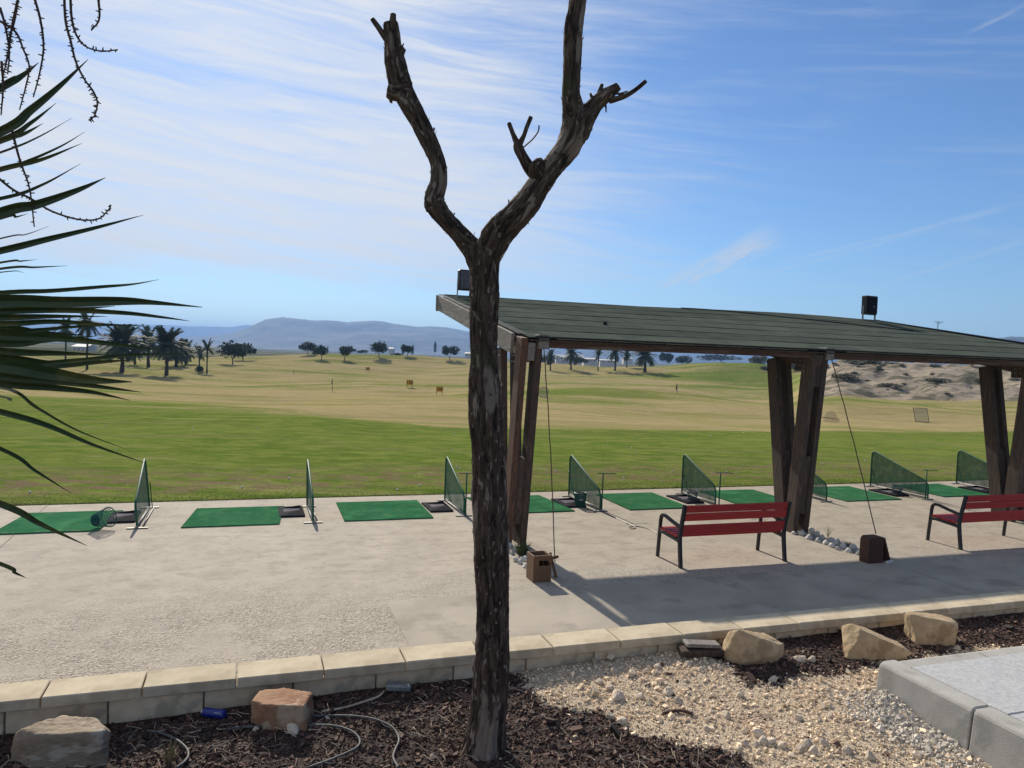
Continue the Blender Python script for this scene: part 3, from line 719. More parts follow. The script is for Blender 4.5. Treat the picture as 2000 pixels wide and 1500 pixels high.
# ---------------------------------------------------------------- shelter
shel = empty('shelter', (9.02, 10.8, 0), 0, 'timber shelter on leaning paired posts with a green felt lean-to roof over the practice bays', 'shelter')
def sh(bm_, name, mat, smooth=False): return bm_.build(name, mat, shel, smooth, loc=(-9.02, -10.8, 0))
EY, FY = 10.40, 15.5
SL = (4.05 - 3.15) / (FY - EY)
def roofz(yv): return 3.15 + (yv - EY) * SL
for idx, (fx, xs) in enumerate(((3.88, 0), (9.02, 0), (14.16, 0))):
    fy = 10.92 if idx == 0 else 10.80
    for sgn in (-1, 1):                       # near-leaning and far-leaning leg, each a pair of planks with spacer blocks
        topy = 10.47 if sgn < 0 else 11.42; botY = fy - .06 if sgn < 0 else fy + .13
        mats = (MT['wood_brown'], MT['wood_dark']) if idx == 0 else (MT['wood_dark'], MT['wood_dark'])
        for k, dx in enumerate((-.115, .115)):
            p0 = Vector((fx + dx, botY, 0.0)); p1 = Vector((fx + dx, topy, 2.98 if sgn > 0 else 3.14))
            b = MB(); b.bar(p0, p1, .105, .24 if sgn < 0 else .25, Vector((1, 0, 0)), .006); sh(b, 'leg', mats[k] if sgn < 0 else MT['wood_dark'])
        for tt, hh in ((.28, 1.0), (.90, .35)):
            if sgn > 0 and tt > .8: continue
            c0 = Vector((fx, botY, 0)).lerp(Vector((fx, topy, 3.0)), tt - .5 * hh / 3.)
            c1 = Vector((fx, botY, 0)).lerp(Vector((fx, topy, 3.0)), tt + .5 * hh / 3.)
            b = MB(); b.bar(c0, c1, .12, .19 if sgn < 0 else .2, Vector((1, 0, 0)), .003)
            if not (idx == 0 and tt > .8): sh(b, 'spacer_block', MT['wood_dark'])
    # rafter running up and away between the plank pairs
    fy1 = FY if fx < 12 else 14.9
    b = MB(); b.bar((fx - .0, EY - .02, roofz(EY) - .22), (fx, fy1 - .03, roofz(fy1) - .19), .115, .27, Vector((1, 0, 0)), .005)
    sh(b, 'rafter', MT['wood_grey'] if idx == 0 else MT['wood_dark'])
    b = MB(); b.box((fx + .17, EY + .03, 3.08), (.16, .22, .21), bev=.008); sh(b, 'beam_end', MT['wood_grey'])
    b = MB(); b.box((fx + .0, EY + .30, 2.88), (.10, .46, .20), bev=.01); sh(b, 'bracket', MT['wood_dark'])
    b = MB()
    for q_ in range(3):
        for k in range(4):
            b = MB(); b.cyl((fx - .175, 10.55 + q_ * .10, 2.78 + k * .09), (fx - .162, 10.55 + q_ * .10, 2.78 + k * .09), .011, 8); sh(b, 'bolt', MT['galv'])
# bargeboard outside the deck's left edge, with a thin gap to the deck
b = MB(); b.bar((3.70, 10.72, roofz(10.72) - .16), (3.70, FY + .02, roofz(FY) - .16), .05, .30, Vector((1, 0, 0)), .004); sh(b, 'bargeboard', MT['wood_grey'])
b = MB(); b.box((3.70, FY + .045, roofz(FY) - .17), (.09, .03, .33), bev=.004); sh(b, 'end_board', MT['wood_grey'])
b = MB()
for q_ in range(3): b.bar((3.745 + .05 * q_, EY + .15, roofz(EY + .15) + .015), (3.70 + .03 * q_, FY - .02, roofz(FY) + .012), .008, .012)
sh(b, 'edge_strip', MT['galv'])
# front beam in lengths
xs_ = [4.1, 8.93, 9.10, 14.07, 14.25, 17.3]
for i in (0, 2, 4):
    b = MB(); b.bar((xs_[i], EY + .03, 3.075 - .008), (xs_[i + 1], EY + .03, 3.075 + .008), .11, .15, Vector((0, 1, 0)), .006); sh(b, 'front_beam', MT['wood_beam'])
b = MB()
for i, (xa, xb) in enumerate(((4.25, 8.75), (9.55, 13.95), (14.4, 17.2))):
    n_ = 5
    for k in range(n_):
        p, q_ = xa + (xb - xa) * k / n_, xa + (xb - xa) * (k + 1) / n_
        b = MB(); b.cyl((p + .012, EY - .045, 3.135), (q_ - .012, EY - .045, 3.139), .013, 8); sh(b, 'sky_gap_tube', MT['white'])  # white tubes put in for the bright gap of sky along the eave
# purlins under the deck
for yy in (11.9, 13.3, 14.7, 15.38):
    xe = 17.0 - max(0, (yy - 12.5)) * .5
    b = MB(); b.box(((3.75 + xe) / 2, yy, roofz(yy) - .075), (xe - 3.75, .09, .09), bev=.004); sh(b, 'purlin', MT['wood_dark'])
# deck boarding under the felt and felt laid in lapping courses
def right_end(yv): return 17.45 - (yv - EY) * (17.45 - 15.3) / (FY - EY) if yv > 0 else 0
def felt_strip(y0, y1, lift, name='felt_strip', xl=3.80, xr=None, mat='felt', th=.006):
    b = MB(); n_ = 34; vs = []
    for i in range(n_ + 1):
        for yv in (y0, y1):
            xe = right_end(yv) if xr is None else xr; xx = xl + (xe - xl) * i / n_
            wv = .0015 * math.sin(xx * 1.7 + y0 * 5) + .001 * math.sin(xx * 4.1 + y0)
            hump = .07 * math.exp(-((xx - 12.4) / 3.2) ** 2) * max(0, (yv - 13.6) / 1.9)
            zz = roofz(yv) + lift * (1 if yv == y0 else .15) + wv + (hump if name == 'felt_strip' else 0)
            vs.append((xx, yv, zz)); vs.append((xx, yv, zz - th))
    for i in range(n_):
        a = i * 4; c_ = a + 4
        b.f += [(a, a + 2, c_ + 2, c_), (a + 1, c_ + 1, c_ + 3, a + 3), (a, c_, c_ + 1, a + 1), (a + 2, a + 3, c_ + 3, c_ + 2)]
    b.f += [(0, 1, 3, 2), (n_ * 4, n_ * 4 + 2, n_ * 4 + 3, n_ * 4 + 1)]; b.v = vs
    return sh(b, name, MT[mat])
felt_strip(EY - .09, FY, -.03, 'roof_deck', xl=3.83, mat='wood_dark', th=.02)
yy = [EY - .10, 11.05, 11.78, 12.5, 13.24, 13.98, 14.72, FY + .03]
for i in range(7): felt_strip(yy[i], yy[i + 1] + (.05 if i < 6 else 0), .009)
b = MB()
# a lifted black lap running slantwise over the upper courses
pts = []
for i in range(26):
    u_ = i / 25; xx = 9.4 + u_ * 5.1; yv = 15.42 - u_ ** 1.3 * 1.75; hump = .07 * math.exp(-((xx - 12.4) / 3.2) ** 2) * max(0, (yv - 13.6) / 1.9)
    pts.append((xx, yv, roofz(yv) + .018 + hump + .008 * math.sin(u_ * 9)))
b.tube(pts, .012, 6); sh(b, 'lifted_lap', MT['black'])
b = MB(); b.bar((15.15, FY + .03, roofz(FY) + .03), (17.4, EY, 3.17), .09, .05, Vector((1, 0, 0))); sh(b, 'right_edge_board', MT['black'])
b = MB(); b.bar((3.82, FY + .035, roofz(FY) - .005), (15.25, FY + .035, roofz(FY) - .005), .02, .05, Vector((0, 1, 0))); sh(b, 'ridge_board', MT['wood_dark'])
b = MB(); b.bar((3.9, EY - .105, 3.145), (17.3, EY - .105, 3.145), .012, .028, Vector((0, 1, 0))); sh(b, 'eave_trim', MT['black'])
p = None
for t_ in np.linspace(10.6, 15.3, 200):                       # small vent hole mark on the felt
    d = ray(1182, 633); k = t_ / d[1]; zz = H + d[2] * k
    if p is None and zz <= roofz(t_) + .02 and t_ > 12: p = Vector((d[0] * k, t_, roofz(t_)))
if p: b = MB(); b.cyl(p, p + Vector((0, 0, .06)), .035, 10); sh(b, 'roof_vent', MT['black'])

# floodlights
def floodlight(c, w, h, lab, face, mat2, rz):
    o = empty('floodlight', c, rz, lab, 'floodlight', 'floodlights on the shelter roof')
    b = MB(); b.box((0, 0, .14 + h / 2), (w, .16, h), bev=.02); b.build('housing', MT['black_metal'], o)
    b = MB(); b.box((0, -.088, .14 + h / 2), (w * .86, .012, h * .86), bev=.004); b.build('glass', face, o)
    b = MB()
    for k in range(7): b.box((0, -.099, .14 + h * .12 + h * .76 * k / 6), (w * .8, .008, .006))
    b.build('fin', MT['black_metal'], o)
    for sx_ in (-1, 1):
        b = MB(); b.box((sx_ * (w / 2 + .012), 0, .04 + h * .3), (.012, .045, h * .62 + .08)); b.build('bracket_arm', MT['galv'], o)
    b = MB(); b.box((0, 0, .012), (w + .04, .06, .02)); b.build('base_plate', MT['galv'], o)
    b = MB(); b.cyl((w * .1, -.10, .14 + h * .42), (w * .1, -.112, .14 + h * .42), .03, 10); b.build('lamp', mat2, o)
    return o
def roof_at(px, py, yv):
    d = ray(px, py); k = yv / d[1]; return Vector((d[0] * k, yv, H + d[2] * k))
pf = roof_at(1697, 617, 15.2); pf.z = roofz(15.2) + .05
floodlight(pf, .42, .47, 'square black floodlight standing on the ridge at the right end of the green roof', MT['tray'], MT['traygrey'], math.radians(8))
pf = roof_at(914, 578, 15.2); pf.z = roofz(15.2) + .01
floodlight(pf, .44, .42, 'weathered floodlight on the roof corner half hidden behind the bare trunk', MT['traygrey'], MT['black'], math.radians(4))

# down ropes
def rope(px, top, bot, lab):
    b = MB(); a, c_ = Vector(top), Vector(bot); P = [a.lerp(c_, k / 14) + Vector((.003 * math.sin(k * 1.9) + .02 * math.sin(k / 14 * math.pi), .003 * math.cos(k * 2.3), 0)) for k in range(15)]
    b.tube(P, .008, 6); o = b.build('rope', MT['stalk']); tag(o, lab, 'rope')
bt = at(1083, 1112)
rope(0, (4.05, 10.33, 3.0), (bt.x, bt.y, .10), 'thin rope running down from the eave to the stake beside the slotted wooden box')
bt2 = at(1713, 1095)
rope(0, (9.22, 10.33, 3.0), (bt2.x - .02, bt2.y + .03, .40), 'thin rope running down from the eave to the dark red block with a leaning board')

# slotted box
c = at(1057, 1136); o = empty('wooden_box', (c.x, c.y + .10, 0), 0, 'small wooden box with a dark slot in its front below the eave rope', 'box')
w_, h_ = .25, .34
for sx_ in (-1, 1): b = MB(); b.box((sx_ * (w_ / 2 - .011), 0, h_ / 2), (.022, .25, h_), bev=.003); b.build('side_board', MT['wood_box'], o)
b = MB(); b.box((0, -.116, .105), (w_ - .046, .02, .21), bev=.003); b.build('front_board', MT['wood_box'], o)
b = MB(); b.box((0, -.116, h_ - .03), (w_ - .046, .02, .06), bev=.003); b.build('front_board', MT['wood_box'], o)
b = MB(); b.box((-.075, -.115, .245), (.052, .018, .065)); b.build('front_board', MT['wood_box'], o)
b = MB(); b.box((0, .116, h_ / 2), (w_ - .046, .02, h_), bev=.003); b.build('back_board', MT['wood_box'], o)
b = MB(); b.box((0, 0, h_ - .06), (w_ - .05, .20, .02)); b.build('lid', MT['wood_grey'], o)
c = at(1086, 1128); b = MB(); b.bar((c.x, c.y, 0), (c.x - .05, c.y + .12, .30), .03, .03); b.bar((c.x - .10, c.y + .05, .24), (c.x + .04, c.y + .05, .26), .03, .03)
tag(b.build('stake', MT['wood_box']), 'short wooden stake with a crosspiece tied to the rope beside the slotted box', 'stake')
# dark red block with leaning board
c = at(1712, 1101); o = empty('timber_block', (c.x, c.y + .11, 0), 0, 'dark red timber block and leaning board at the end of the white stones', 'timber block')
b = MB()
prof = [(-.135, 0), (-.135, .33), (-.12, .365), (-.09, .385), (.12, .385), (.135, .37), (.135, 0)]
for yv in (-.09, .09): b.v += [(a, yv, z_) for a, z_ in prof]
n_ = len(prof); b.f += [tuple(range(n_)), tuple(range(n_, 2 * n_))] + [(i, (i + 1) % n_, n_ + (i + 1) % n_, n_ + i) for i in range(n_)]
b.build('block', MT['wood_rust'], o)
b = MB(); b.bar((.27, 0, 0), (.16, .02, .36), .20, .03, Vector((0, 1, 0)), .003); b.build('leaning_board', MT['wood_rust'], o)
b = MB(); b.bar((.16, -.14, .02), (.30, -.10, .02), .03, .03); b.bar((.14, -.06, .02), (.27, -.06, .02), .03, .03); b.build('offcut', MT['white'], o)

# whitewashed stones in two rows
wm = [rock_mesh('painted_stone', (1, .85, .7), 80 + k, MT['pebble'], 3, 6, .05) for k in range(5)]
def stone_row(L, sx_, sy_, ox, oy, lab, grp):
    for i, (a, b_2, w) in enumerate(L):
        px, py = a / sx_ + ox, b_2 / sy_ + oy; c = at(px, py); D = c.x * FW2[0] + c.y * FW2[1]; s_ = w / sx_ * D / F * 1.08
        o = mesh_obj('painted_stone', wm[i % 5], None, (c.x, c.y, s_ * .30), (0, 0, random.uniform(0, 6))); o.scale = (s_,) * 3; tag(o, lab, 'stone', grp)
stone_row([(235, 335, 70), (335, 345, 120), (455, 405, 115), (610, 450, 105), (715, 485, 110), (805, 528, 95), (890, 562, 80), (980, 535, 110), (1050, 605, 100), (1215, 640, 130),
           (490, 300, 110), (570, 345, 100), (650, 395, 90), (800, 440, 90), (890, 440, 70), (1120, 555, 110), (860, 480, 80), (1010, 520, 70)], 7.69, 7.69, 1520, 1000,
          'whitewashed round stone in the row between the middle posts and the dark red block', 'white stones by the middle posts')
stone_row([(285, 400, 130), (420, 470, 110), (480, 760, 130), (575, 830, 120), (660, 870, 130), (400, 710, 120), (620, 700, 150), (250, 520, 130), (560, 690, 130), (690, 770, 110), (330, 560, 110)], 10.7, 10.7, 970, 1030,
          'whitewashed round stone in the heap between the left posts and the slotted box', 'white stones by the left posts')
# weeds
def weed(c, r, h, n, mat, lab, name='weed', cat='plant', leafw=.006, spread=1.):
    b = MB()
    for _ in range(n):
        a = random.uniform(0, 6.28); q0 = random.uniform(0, r * .5); L = h * random.uniform(.5, 1.1); lean = random.uniform(.1, .9) * spread
        p0 = Vector((math.cos(a) * q0, math.sin(a) * q0, 0)); p1 = p0 + Vector((math.cos(a) * lean * L * .5, math.sin(a) * lean * L * .5, L * .6)); p2 = p1 + Vector((math.cos(a) * lean * L * .55, math.sin(a) * lean * L * .55, L * .25))
        sd_ = Vector((-math.sin(a), math.cos(a), 0)) * leafw * random.uniform(.5, 1.2)
        b.add([p0 - sd_ * .5, p0 + sd_ * .5, p1 + sd_, p1 - sd_, p2], [(0, 1, 2, 3), (3, 2, 4)])
        for q_ in range(3):
            t_ = random.uniform(.3, 1); p = p0.lerp(p2, t_); dv = Vector((random.uniform(-1, 1), random.uniform(-1, 1), random.uniform(-.2, 1))).normalized() * leafw * 4
            b.add([p, p + dv * .5 + sd_, p + dv, p + dv * .5 - sd_], [(0, 1, 2, 3)])
    o = b.build(name, mat, loc=c); tag(o, lab, cat)
weed(at(1019, 1083), .14, .17, 150, MT['weed'], 'green weedy plant growing among the white stones by the left posts', leafw=.008)
weed(at(1617, 1050), .03, .24, 10, MT['weed_dry'], 'sparse dry twiggy plant in the white stones right of the middle posts', leafw=.006)
weed(at(1655, 1068), .08, .10, 60, MT['weed_dry'], 'low dry tuft among the white stones near the dark red block', leafw=.004)
weed(at(1684, 1084), .08, .08, 70, MT['weed'], 'dark green tuft pressed against the dark red block', leafw=.008)
weed(on_bed(330, 1492), .05, .16, 90, MT['weed_dry'], 'tuft of thin dry grass in the mulch beside the rock at bottom left', 'grass_tuft', 'grass tuft', .0018, .7)

# ---------------------------------------------------------------- benches
def make_bench(loc, lab):
    o = empty('bench', loc, 0, lab, 'bench', 'red slatted benches behind the practice bays'); L = 1.80
    by = lambda z: -.02 - (z - .42) * .20 if z > .42 else 0        # back leans towards the camera side
    slz = [(.455, .595), (.655, .765), (.775, .88)]
    for a, c_ in slz:
        zc = (a + c_) / 2; b = MB(); b.box((L / 2, by(zc) + .045, zc), (L - .02, .03, c_ - a), Matrix.Rotation(math.atan(.20), 3, 'X'), .006); b.build('back_slat', MT['red'], o)
    for k in range(5):
        b = MB(); b.box((L / 2, .13 + .098 * k, .425 + .012 * (k - 2) * .3), (L - .02, .086, .03), bev=.006); b.build('seat_slat', MT['red'], o)
    for xe in (.025, L - .025):
        b = MB(); cs = Vector((1, 0, 0))
        def strip(P, w=.05, t_=.045):
            P = [Vector(p) for p in P]
            for a, c_ in zip(P[:-1], P[1:]):
                d = (c_ - a).normalized(); b.bar(a - d * .006, c_ + d * .006, w if isinstance(w, float) else w, t_, cs, .004)
        strip([(xe, -.035, 0), (xe, -.01, .16), (xe, .01, .30), (xe, .02, .42), (xe, .0, .55), (xe, -.04, .72), (xe, -.075, .88)], .05, .048)
        b.build('rear_leg', MT['black_metal'], o); b = MB()
        strip([(xe, .60, 0), (xe, .585, .20), (xe, .565, .40), (xe, .555, .54), (xe, .54, .60), (xe, .50, .635), (xe, .42, .635), (xe, .25, .60), (xe, .02, .56)], .045, .04)
        b.build('front_leg', MT['black_metal'], o); b = MB()
        strip([(xe, .01, .36), (xe, .12, .375), (xe, .45, .395), (xe, .57, .385)], .045, .05); b.build('seat_bearer', MT['black_metal'], o)
    return o
make_bench((5.72, 9.16, 0), 'red slatted bench with black metal ends, left of the middle shelter posts')
make_bench((10.90, 9.16, 0), 'red slatted bench with black metal ends at the right edge, partly out of frame')

# ---------------------------------------------------------------- practice bays
NAMES = ['leftmost', 'second from left', 'third from left, in front of the trunk', 'fourth from left, behind the tree and left posts', 'fifth from left, behind the first bench', 'sixth from left, beside the middle posts', 'seventh from left', 'eighth from left, at the right edge']
mats_c = [(-3.40, -2.0, 12.72, 14.15), (-.86, .60, 12.72, 14.12), (1.58, 3.10, 12.76, 14.3), (4.2, 5.74, 12.9, 14.45), (6.92, 8.25, 12.82, 14.4), (9.45, 10.85, 13.0, 14.42), (12.12, 13.64, 12.9, 14.5), (14.98, 16.46, 13.0, 14.5)]
MATL = ['green turf mat at the far left under the palm leaves', 'green turf mat second from left, between the first two netted frames', 'green turf mat just left of the bare trunk', 'green turf mat seen between the left posts and the upright bucket', 'green turf mat above the left end of the first bench', 'green turf mat just left of the middle posts', 'green turf mat right of the middle posts with the rope crossing it', 'green turf mat beyond the second bench at the right']
mat_mesh = None
for i, (xa, xb, ya, yb) in enumerate(mats_c):
    b = MB(); nx = 10; sk = -.14 if i in (0, 1) else (.12 if i == 3 else -.03)
    vs = []
    for r_ in range(3):
        for k in range(nx + 1):
            jt = random.uniform(-.006, .006); vs.append((xa + (xb - xa) * k / nx + sk * (r_ / 2 - .5) * -1 + (jt if k in (0, nx) else 0), ya + (yb - ya) * r_ / 2 + jt, .020))
    n0 = len(vs); vs += [(p[0], p[1], 0.001) for p in vs]; fs = []
    W_ = nx + 1
    for r_ in range(2):
        for k in range(nx): fs.append((r_ * W_ + k, r_ * W_ + k + 1, (r_ + 1) * W_ + k + 1, (r_ + 1) * W_ + k))
    ring = [k for k in range(W_)] + [2 * W_ - 1] + [3 * W_ - 1 - k for k in range(W_)] + [W_]
    for k in range(len(ring)): p, q_ = ring[k], ring[(k + 1) % len(ring)]; fs.append((p, n0 + p, n0 + q_, q_))
    b.add(vs, fs); o = b.build('turf_mat', MT['turf']); tag(o, MATL[i], 'mat', 'turf mats of the practice bays')
def divider(x, yn, yf, lab, lean=0., hf=.86, hn=.36):
    """bent-tube frame in a vertical plane, tall at the far end, netted"""
    o = empty('bay_divider', (x, yn, 0), 0, lab, 'net frame', 'netted frames between the practice bays'); L = yf - yn; r = .1
    P = [(0, L, .03), (0, L, hf - r)] + [(0, L - r * (1 - math.cos(a)) * 1.0, hf - r + r * math.sin(a)) for a in np.radians([30, 60, 85])]
    P += [(0, .12, hn + .06), (0, .05, hn + .01), (0, .012, hn - .05), (0, 0, hn - .12), (0, 0, .03)]
    P = [(p[2] * lean, p[1], p[2]) for p in P]
    b = MB(); b.tube(P, .017, 8); b.build('frame', MT['green_metal'], o, True)
    b = MB(); b.tube([(0, -.02, .035), (0, L + .02, .035)], .015, 8); b.build('base_rail', MT['galv'], o, True)
    b = MB(); b.tube([(.07, .1, .02), (.07, L - .1, .02)], .012, 8); b.build('base_rail', MT['galv'], o, True)
    for yv in (0., L): b = MB(); b.box((0, yv, .012), (.30, .05, .012), bev=.002); b.build('foot', MT['galv'], o)
    Q = P[:-1] + [(0.07 * lean, 0, .07)]; Q = [(0.07 * lean, L, .07)] + P[1:-1] + [(0.07 * lean, 0, .07)]
    b = MB(); b.v = [tuple(q_) for q_ in Q]; b.f = [tuple(range(len(Q)))]; b.build('netting', MT['netting'], o)
    b = MB(); b.bar((.0, L - .02, .45), (.06, L - .16, .03), .015, .015); b.build('strut', MT['green_metal'], o)
DIVL = ['tall netted green frame at far left with a palm leaf tip at its top', 'netted green frame seen edge-on, second from left', 'netted green frame just left of the bare trunk', 'netted green frame with a dark green bucket beside it', 'netted green frame standing above the first bench', 'netted green frame mostly hidden behind the middle posts', 'netted green frame right of the rope, left of the second bench', 'netted green frame at the far right in front of the right post']
divs = [(-1.55, 12.80, 14.35, -.10), (1.06, 12.74, 14.05, -.02), (3.65, 12.85, 14.24, 0), (6.28, 12.82, 14.30, 0), (8.90, 12.98, 14.23, 0), (11.62, 12.95, 14.3, 0), (14.28, 12.82, 14.47, 0), (17.06, 12.8, 14.49, 0)]
for i, (xx, yn, yf, ln) in enumerate(divs): divider(xx, yn, yf, DIVL[i], ln)
TRL = ['black ball tray at the foot of the leftmost netted frame', 'black ball tray left of the edge-on netted frame', 'black ball tray between the trunk-side mat and its netted frame', 'black ball tray left of the upright dark green bucket', 'black ball tray behind the first bench', 'black ball tray hidden beside the middle posts', 'black ball tray left of the third-bay frame near the rope', 'black ball tray below the rightmost netted frame']
def tray(x, y, lab):
    o = empty('ball_tray', (x, y, 0), 0, lab, 'ball tray', 'black ball trays of the practice bays'); w, l = .42, .78
    b = MB(); O = [(-w / 2, -l / 2), (w / 2, -l / 2), (w / 2, l / 2), (-w / 2, l / 2)]; I = [(-w * .32, -l * .22), (w * .36, -l * .22), (w * .36, l * .24), (-w * .32, l * .24)]
    b.v = [(p[0], p[1], 0) for p in O] + [(p[0], p[1], .03) for p in O] + [(p[0], p[1], .085 if p[0] > 0 else .05) for p in I] + [(p[0], p[1], .03) for p in I]
    b.f = [(i, (i + 1) % 4, 4 + (i + 1) % 4, 4 + i) for i in range(4)] + [(4 + i, 4 + (i + 1) % 4, 8 + (i + 1) % 4, 8 + i) for i in range(4)] + [(8 + i, 8 + (i + 1) % 4, 12 + (i + 1) % 4, 12 + i) for i in range(4)] + [(12, 13, 14, 15)]
    b.build('rim', MT['tray'], o); b = MB(); b.box((w * .02, l * .01, .036), (w * .66, l * .45, .008)); b.build('tray_bottom', MT['traygrey'], o)
for i, (xx, yn, yf, ln) in enumerate(divs):
    if i != 5: tray(xx - .30, 13.62, TRL[i])
def stand(x, y, h, lab):
    o = empty('bag_stand', (x, y, 0), 0, lab, 'bag stand', 'green T-shaped stands beside the netted frames')
    b = MB(); b.cyl((0, 0, 0), (0, 0, h), .014, 8); b.build('pole', MT['green_metal'], o, True)
    b = MB(); b.tube([(-.14, -.06, h + .012), (-.10, .0, h), (0, 0, h), (.18, -.03, h), (.26, -.05, h - .012)], .008, 6); b.build('top_bar', MT['green_metal'], o, True)
    b = MB(); b.cyl((0, 0, 0), (0, 0, .012), .07, 12); b.build('foot', MT['galv'], o)
for px, py, h, lab in ((909, 1008, .76, 'T-topped green stand just left of the bare trunk'), (1175, 996, .70, 'T-topped green stand right of the dark green bucket'), (1404, 990, .68, 'T-topped green stand behind the first bench'), (1807, 976, .66, 'T-topped green stand between the rope and the second bench'), (1986, 975, .66, 'T-topped green stand between the two right posts')):
    c = at(px, py); stand(c.x, c.y, h, lab)
def basket(c, r0, r1, h, mat, lab, rot=(0, 0, 0), solid=False, handle=True):
    o = empty('ball_basket', c, 0, lab, 'basket'); o.rotation_euler = rot
    b = MB(); n_ = 20
    for k in range(n_):
        a = 2 * math.pi * k / n_; b.tube([(r0 * math.cos(a), r0 * math.sin(a), 0), (r1 * math.cos(a), r1 * math.sin(a), h)], .0042 if not solid else .010, 5, False)
    for q_ in range(7):
        t_ = q_ / 6; rr = r0 + (r1 - r0) * t_; b.tube([(rr * math.cos(a), rr * math.sin(a), h * t_) for a in np.linspace(0, 2 * math.pi, 21)], .004 if not solid else .008, 5, False)
    b.build('wires', mat, o)
    b = MB(); b.tube([(r1 * math.cos(a), r1 * math.sin(a), h) for a in np.linspace(0, 2 * math.pi, 25)], .008, 6, False); b.build('rim', mat, o)
    b = MB(); b.cyl((0, 0, 0), (0, 0, .008), r0, 16); b.build('base', mat, o)
    if handle: b = MB(); b.tube([(r1 * math.cos(a), 0, h + .0 + r1 * .9 * math.sin(a) * .5) for a in np.linspace(0, math.pi, 12)], .004, 5); b.build('handle', MT['galv'], o)
c = at(190, 1036); basket((c.x - .05, c.y + .12, .13), .09, .15, .25, MT['basket'], 'green wire ball basket lying on its side on the leftmost mat', (math.radians(74), 0, math.radians(60)))
c = at(1137, 992); basket((c.x, c.y + .1, 0), .085, .115, .27, MT['basket'], 'dark green bucket-shaped basket standing by the fourth netted frame', solid=True)
c = at(1357, 982); basket((c.x, c.y + .1, .02), .08, .11, .20, MT['basket_blue'], 'blue-grey open basket on the tray behind the first bench', solid=False)
c = at(1758, 968); basket((c.x, c.y + .1, 0), .08, .11, .17, MT['basket_blue'], 'blue-grey open basket near the rope and the second bench', solid=False)
P = [at(px, py, .008) for px, py in ((1180, 1000), (1200, 1010), (1222, 1020), (1241, 1030), (1233, 1033), (1228, 1030), (1245, 1028), (1270, 1034), (1283, 1042))]
b = MB(); b.tube(spline([tuple(p) for p in P], 5), .006, 5); tag(b.build('cord', MT['black']), 'thin dark cord lying on the concrete left of the first bench', 'cord')

# ---------------------------------------------------------------- things on the range
def sign(px, py, txt, w, lab):
    p, D = on_terrain(px, py); o = empty('distance_sign', p, math.atan2(-p.x, p.y) , lab, 'sign', 'yellow distance signs on the range')
    hh = w * .78; b = MB(); b.box((0, 0, .35 + hh / 2), (w, .03, hh)); b.build('board', MT['yellow'], o)
    for s_ in (-1, 1): b = MB(); b.cyl((s_ * w * .4, .0, 0), (s_ * w * .4, .0, .36), .03, 6); b.build('post', MT['black'], o)
    cu_ = bpy.data.curves.new('numerals', 'FONT'); cu_.body = txt; cu_.size = hh * .95; cu_.align_x = 'CENTER'; cu_.align_y = 'CENTER'; cu_.extrude = .004; cu_.offset = .006
    tmp = bpy.data.objects.new('tmp', cu_); COL.objects.link(tmp); mt_ = bpy.data.meshes.new_from_object(tmp.evaluated_get(bpy.context.evaluated_depsgraph_get())); bpy.data.objects.remove(tmp); to = mesh_obj('numerals', mt_, o); to.location = (0, -.022, .35 + hh / 2); to.rotation_euler = (math.pi / 2, 0, 0); mt_.materials.clear(); mt_.materials.append(MT['black'])
sign(858, 771, '100', .78, 'nearest yellow distance sign reading 100')
sign(800, 757, '150', .85, 'yellow distance sign reading 150, middle one of three')
sign(718, 726, '200', .95, 'farthest yellow distance sign reading 200, dim in the distance')
def flag(px, y1, y0, lab):
    p, D = on_terrain(px, y1); h = (y1 - y0) * D / F; o = empty('flag', p, 0, lab, 'flag', 'flag poles on the range')
    b = MB(); b.cyl((0, 0, 0), (0, 0, h), .025, 6); b.build('pole', MT['galv'], o)
    b = MB(); b.add([(0, 0, h), (-.07, .05, h - .05), (-.12, .08, h - .6), (-.02, .02, h - .65)], [(0, 1, 2, 3)]); b.add([(0, .012, h), (-.02, .03, h - .65), (-.12, .09, h - .6), (-.07, .06, h - .05)], [(0, 1, 2, 3)]); b.build('cloth', MT['flagred'], o)
    b = MB(); b.cyl((0, 0, h * .22), (0, 0, h * .42), .034, 6); b.build('band', MT['black'], o)
flag(649, 766, 740, 'flag pole with a limp dark flag, nearest on the left half of the range'); flag(574, 734, 722, 'tiny distant flag pole near the left ridge trees'); flag(1322, 772, 750, 'flag pole with dark bands seen under the shelter beam')
flag(1065, 745, 730, 'faint flag pole just right of the left posts')
ball = MB(); bm_ = ICO[2]; gb = np_mesh('golf_ball', bm_[0] * .0215, bm_[1], MT['white'], True)
for k in range(50):
    x_ = random.uniform(-9, 26); y_ = random.choice((random.uniform(15.2, 19), random.uniform(15.2, 19), random.uniform(19, 32))); o = mesh_obj('golf_ball', gb, None, (x_, y_, ter1(x_, y_) + .018))
    tag(o, 'white golf ball lying in the grass just beyond the practice bays', 'golf ball', 'golf balls scattered on the grass')
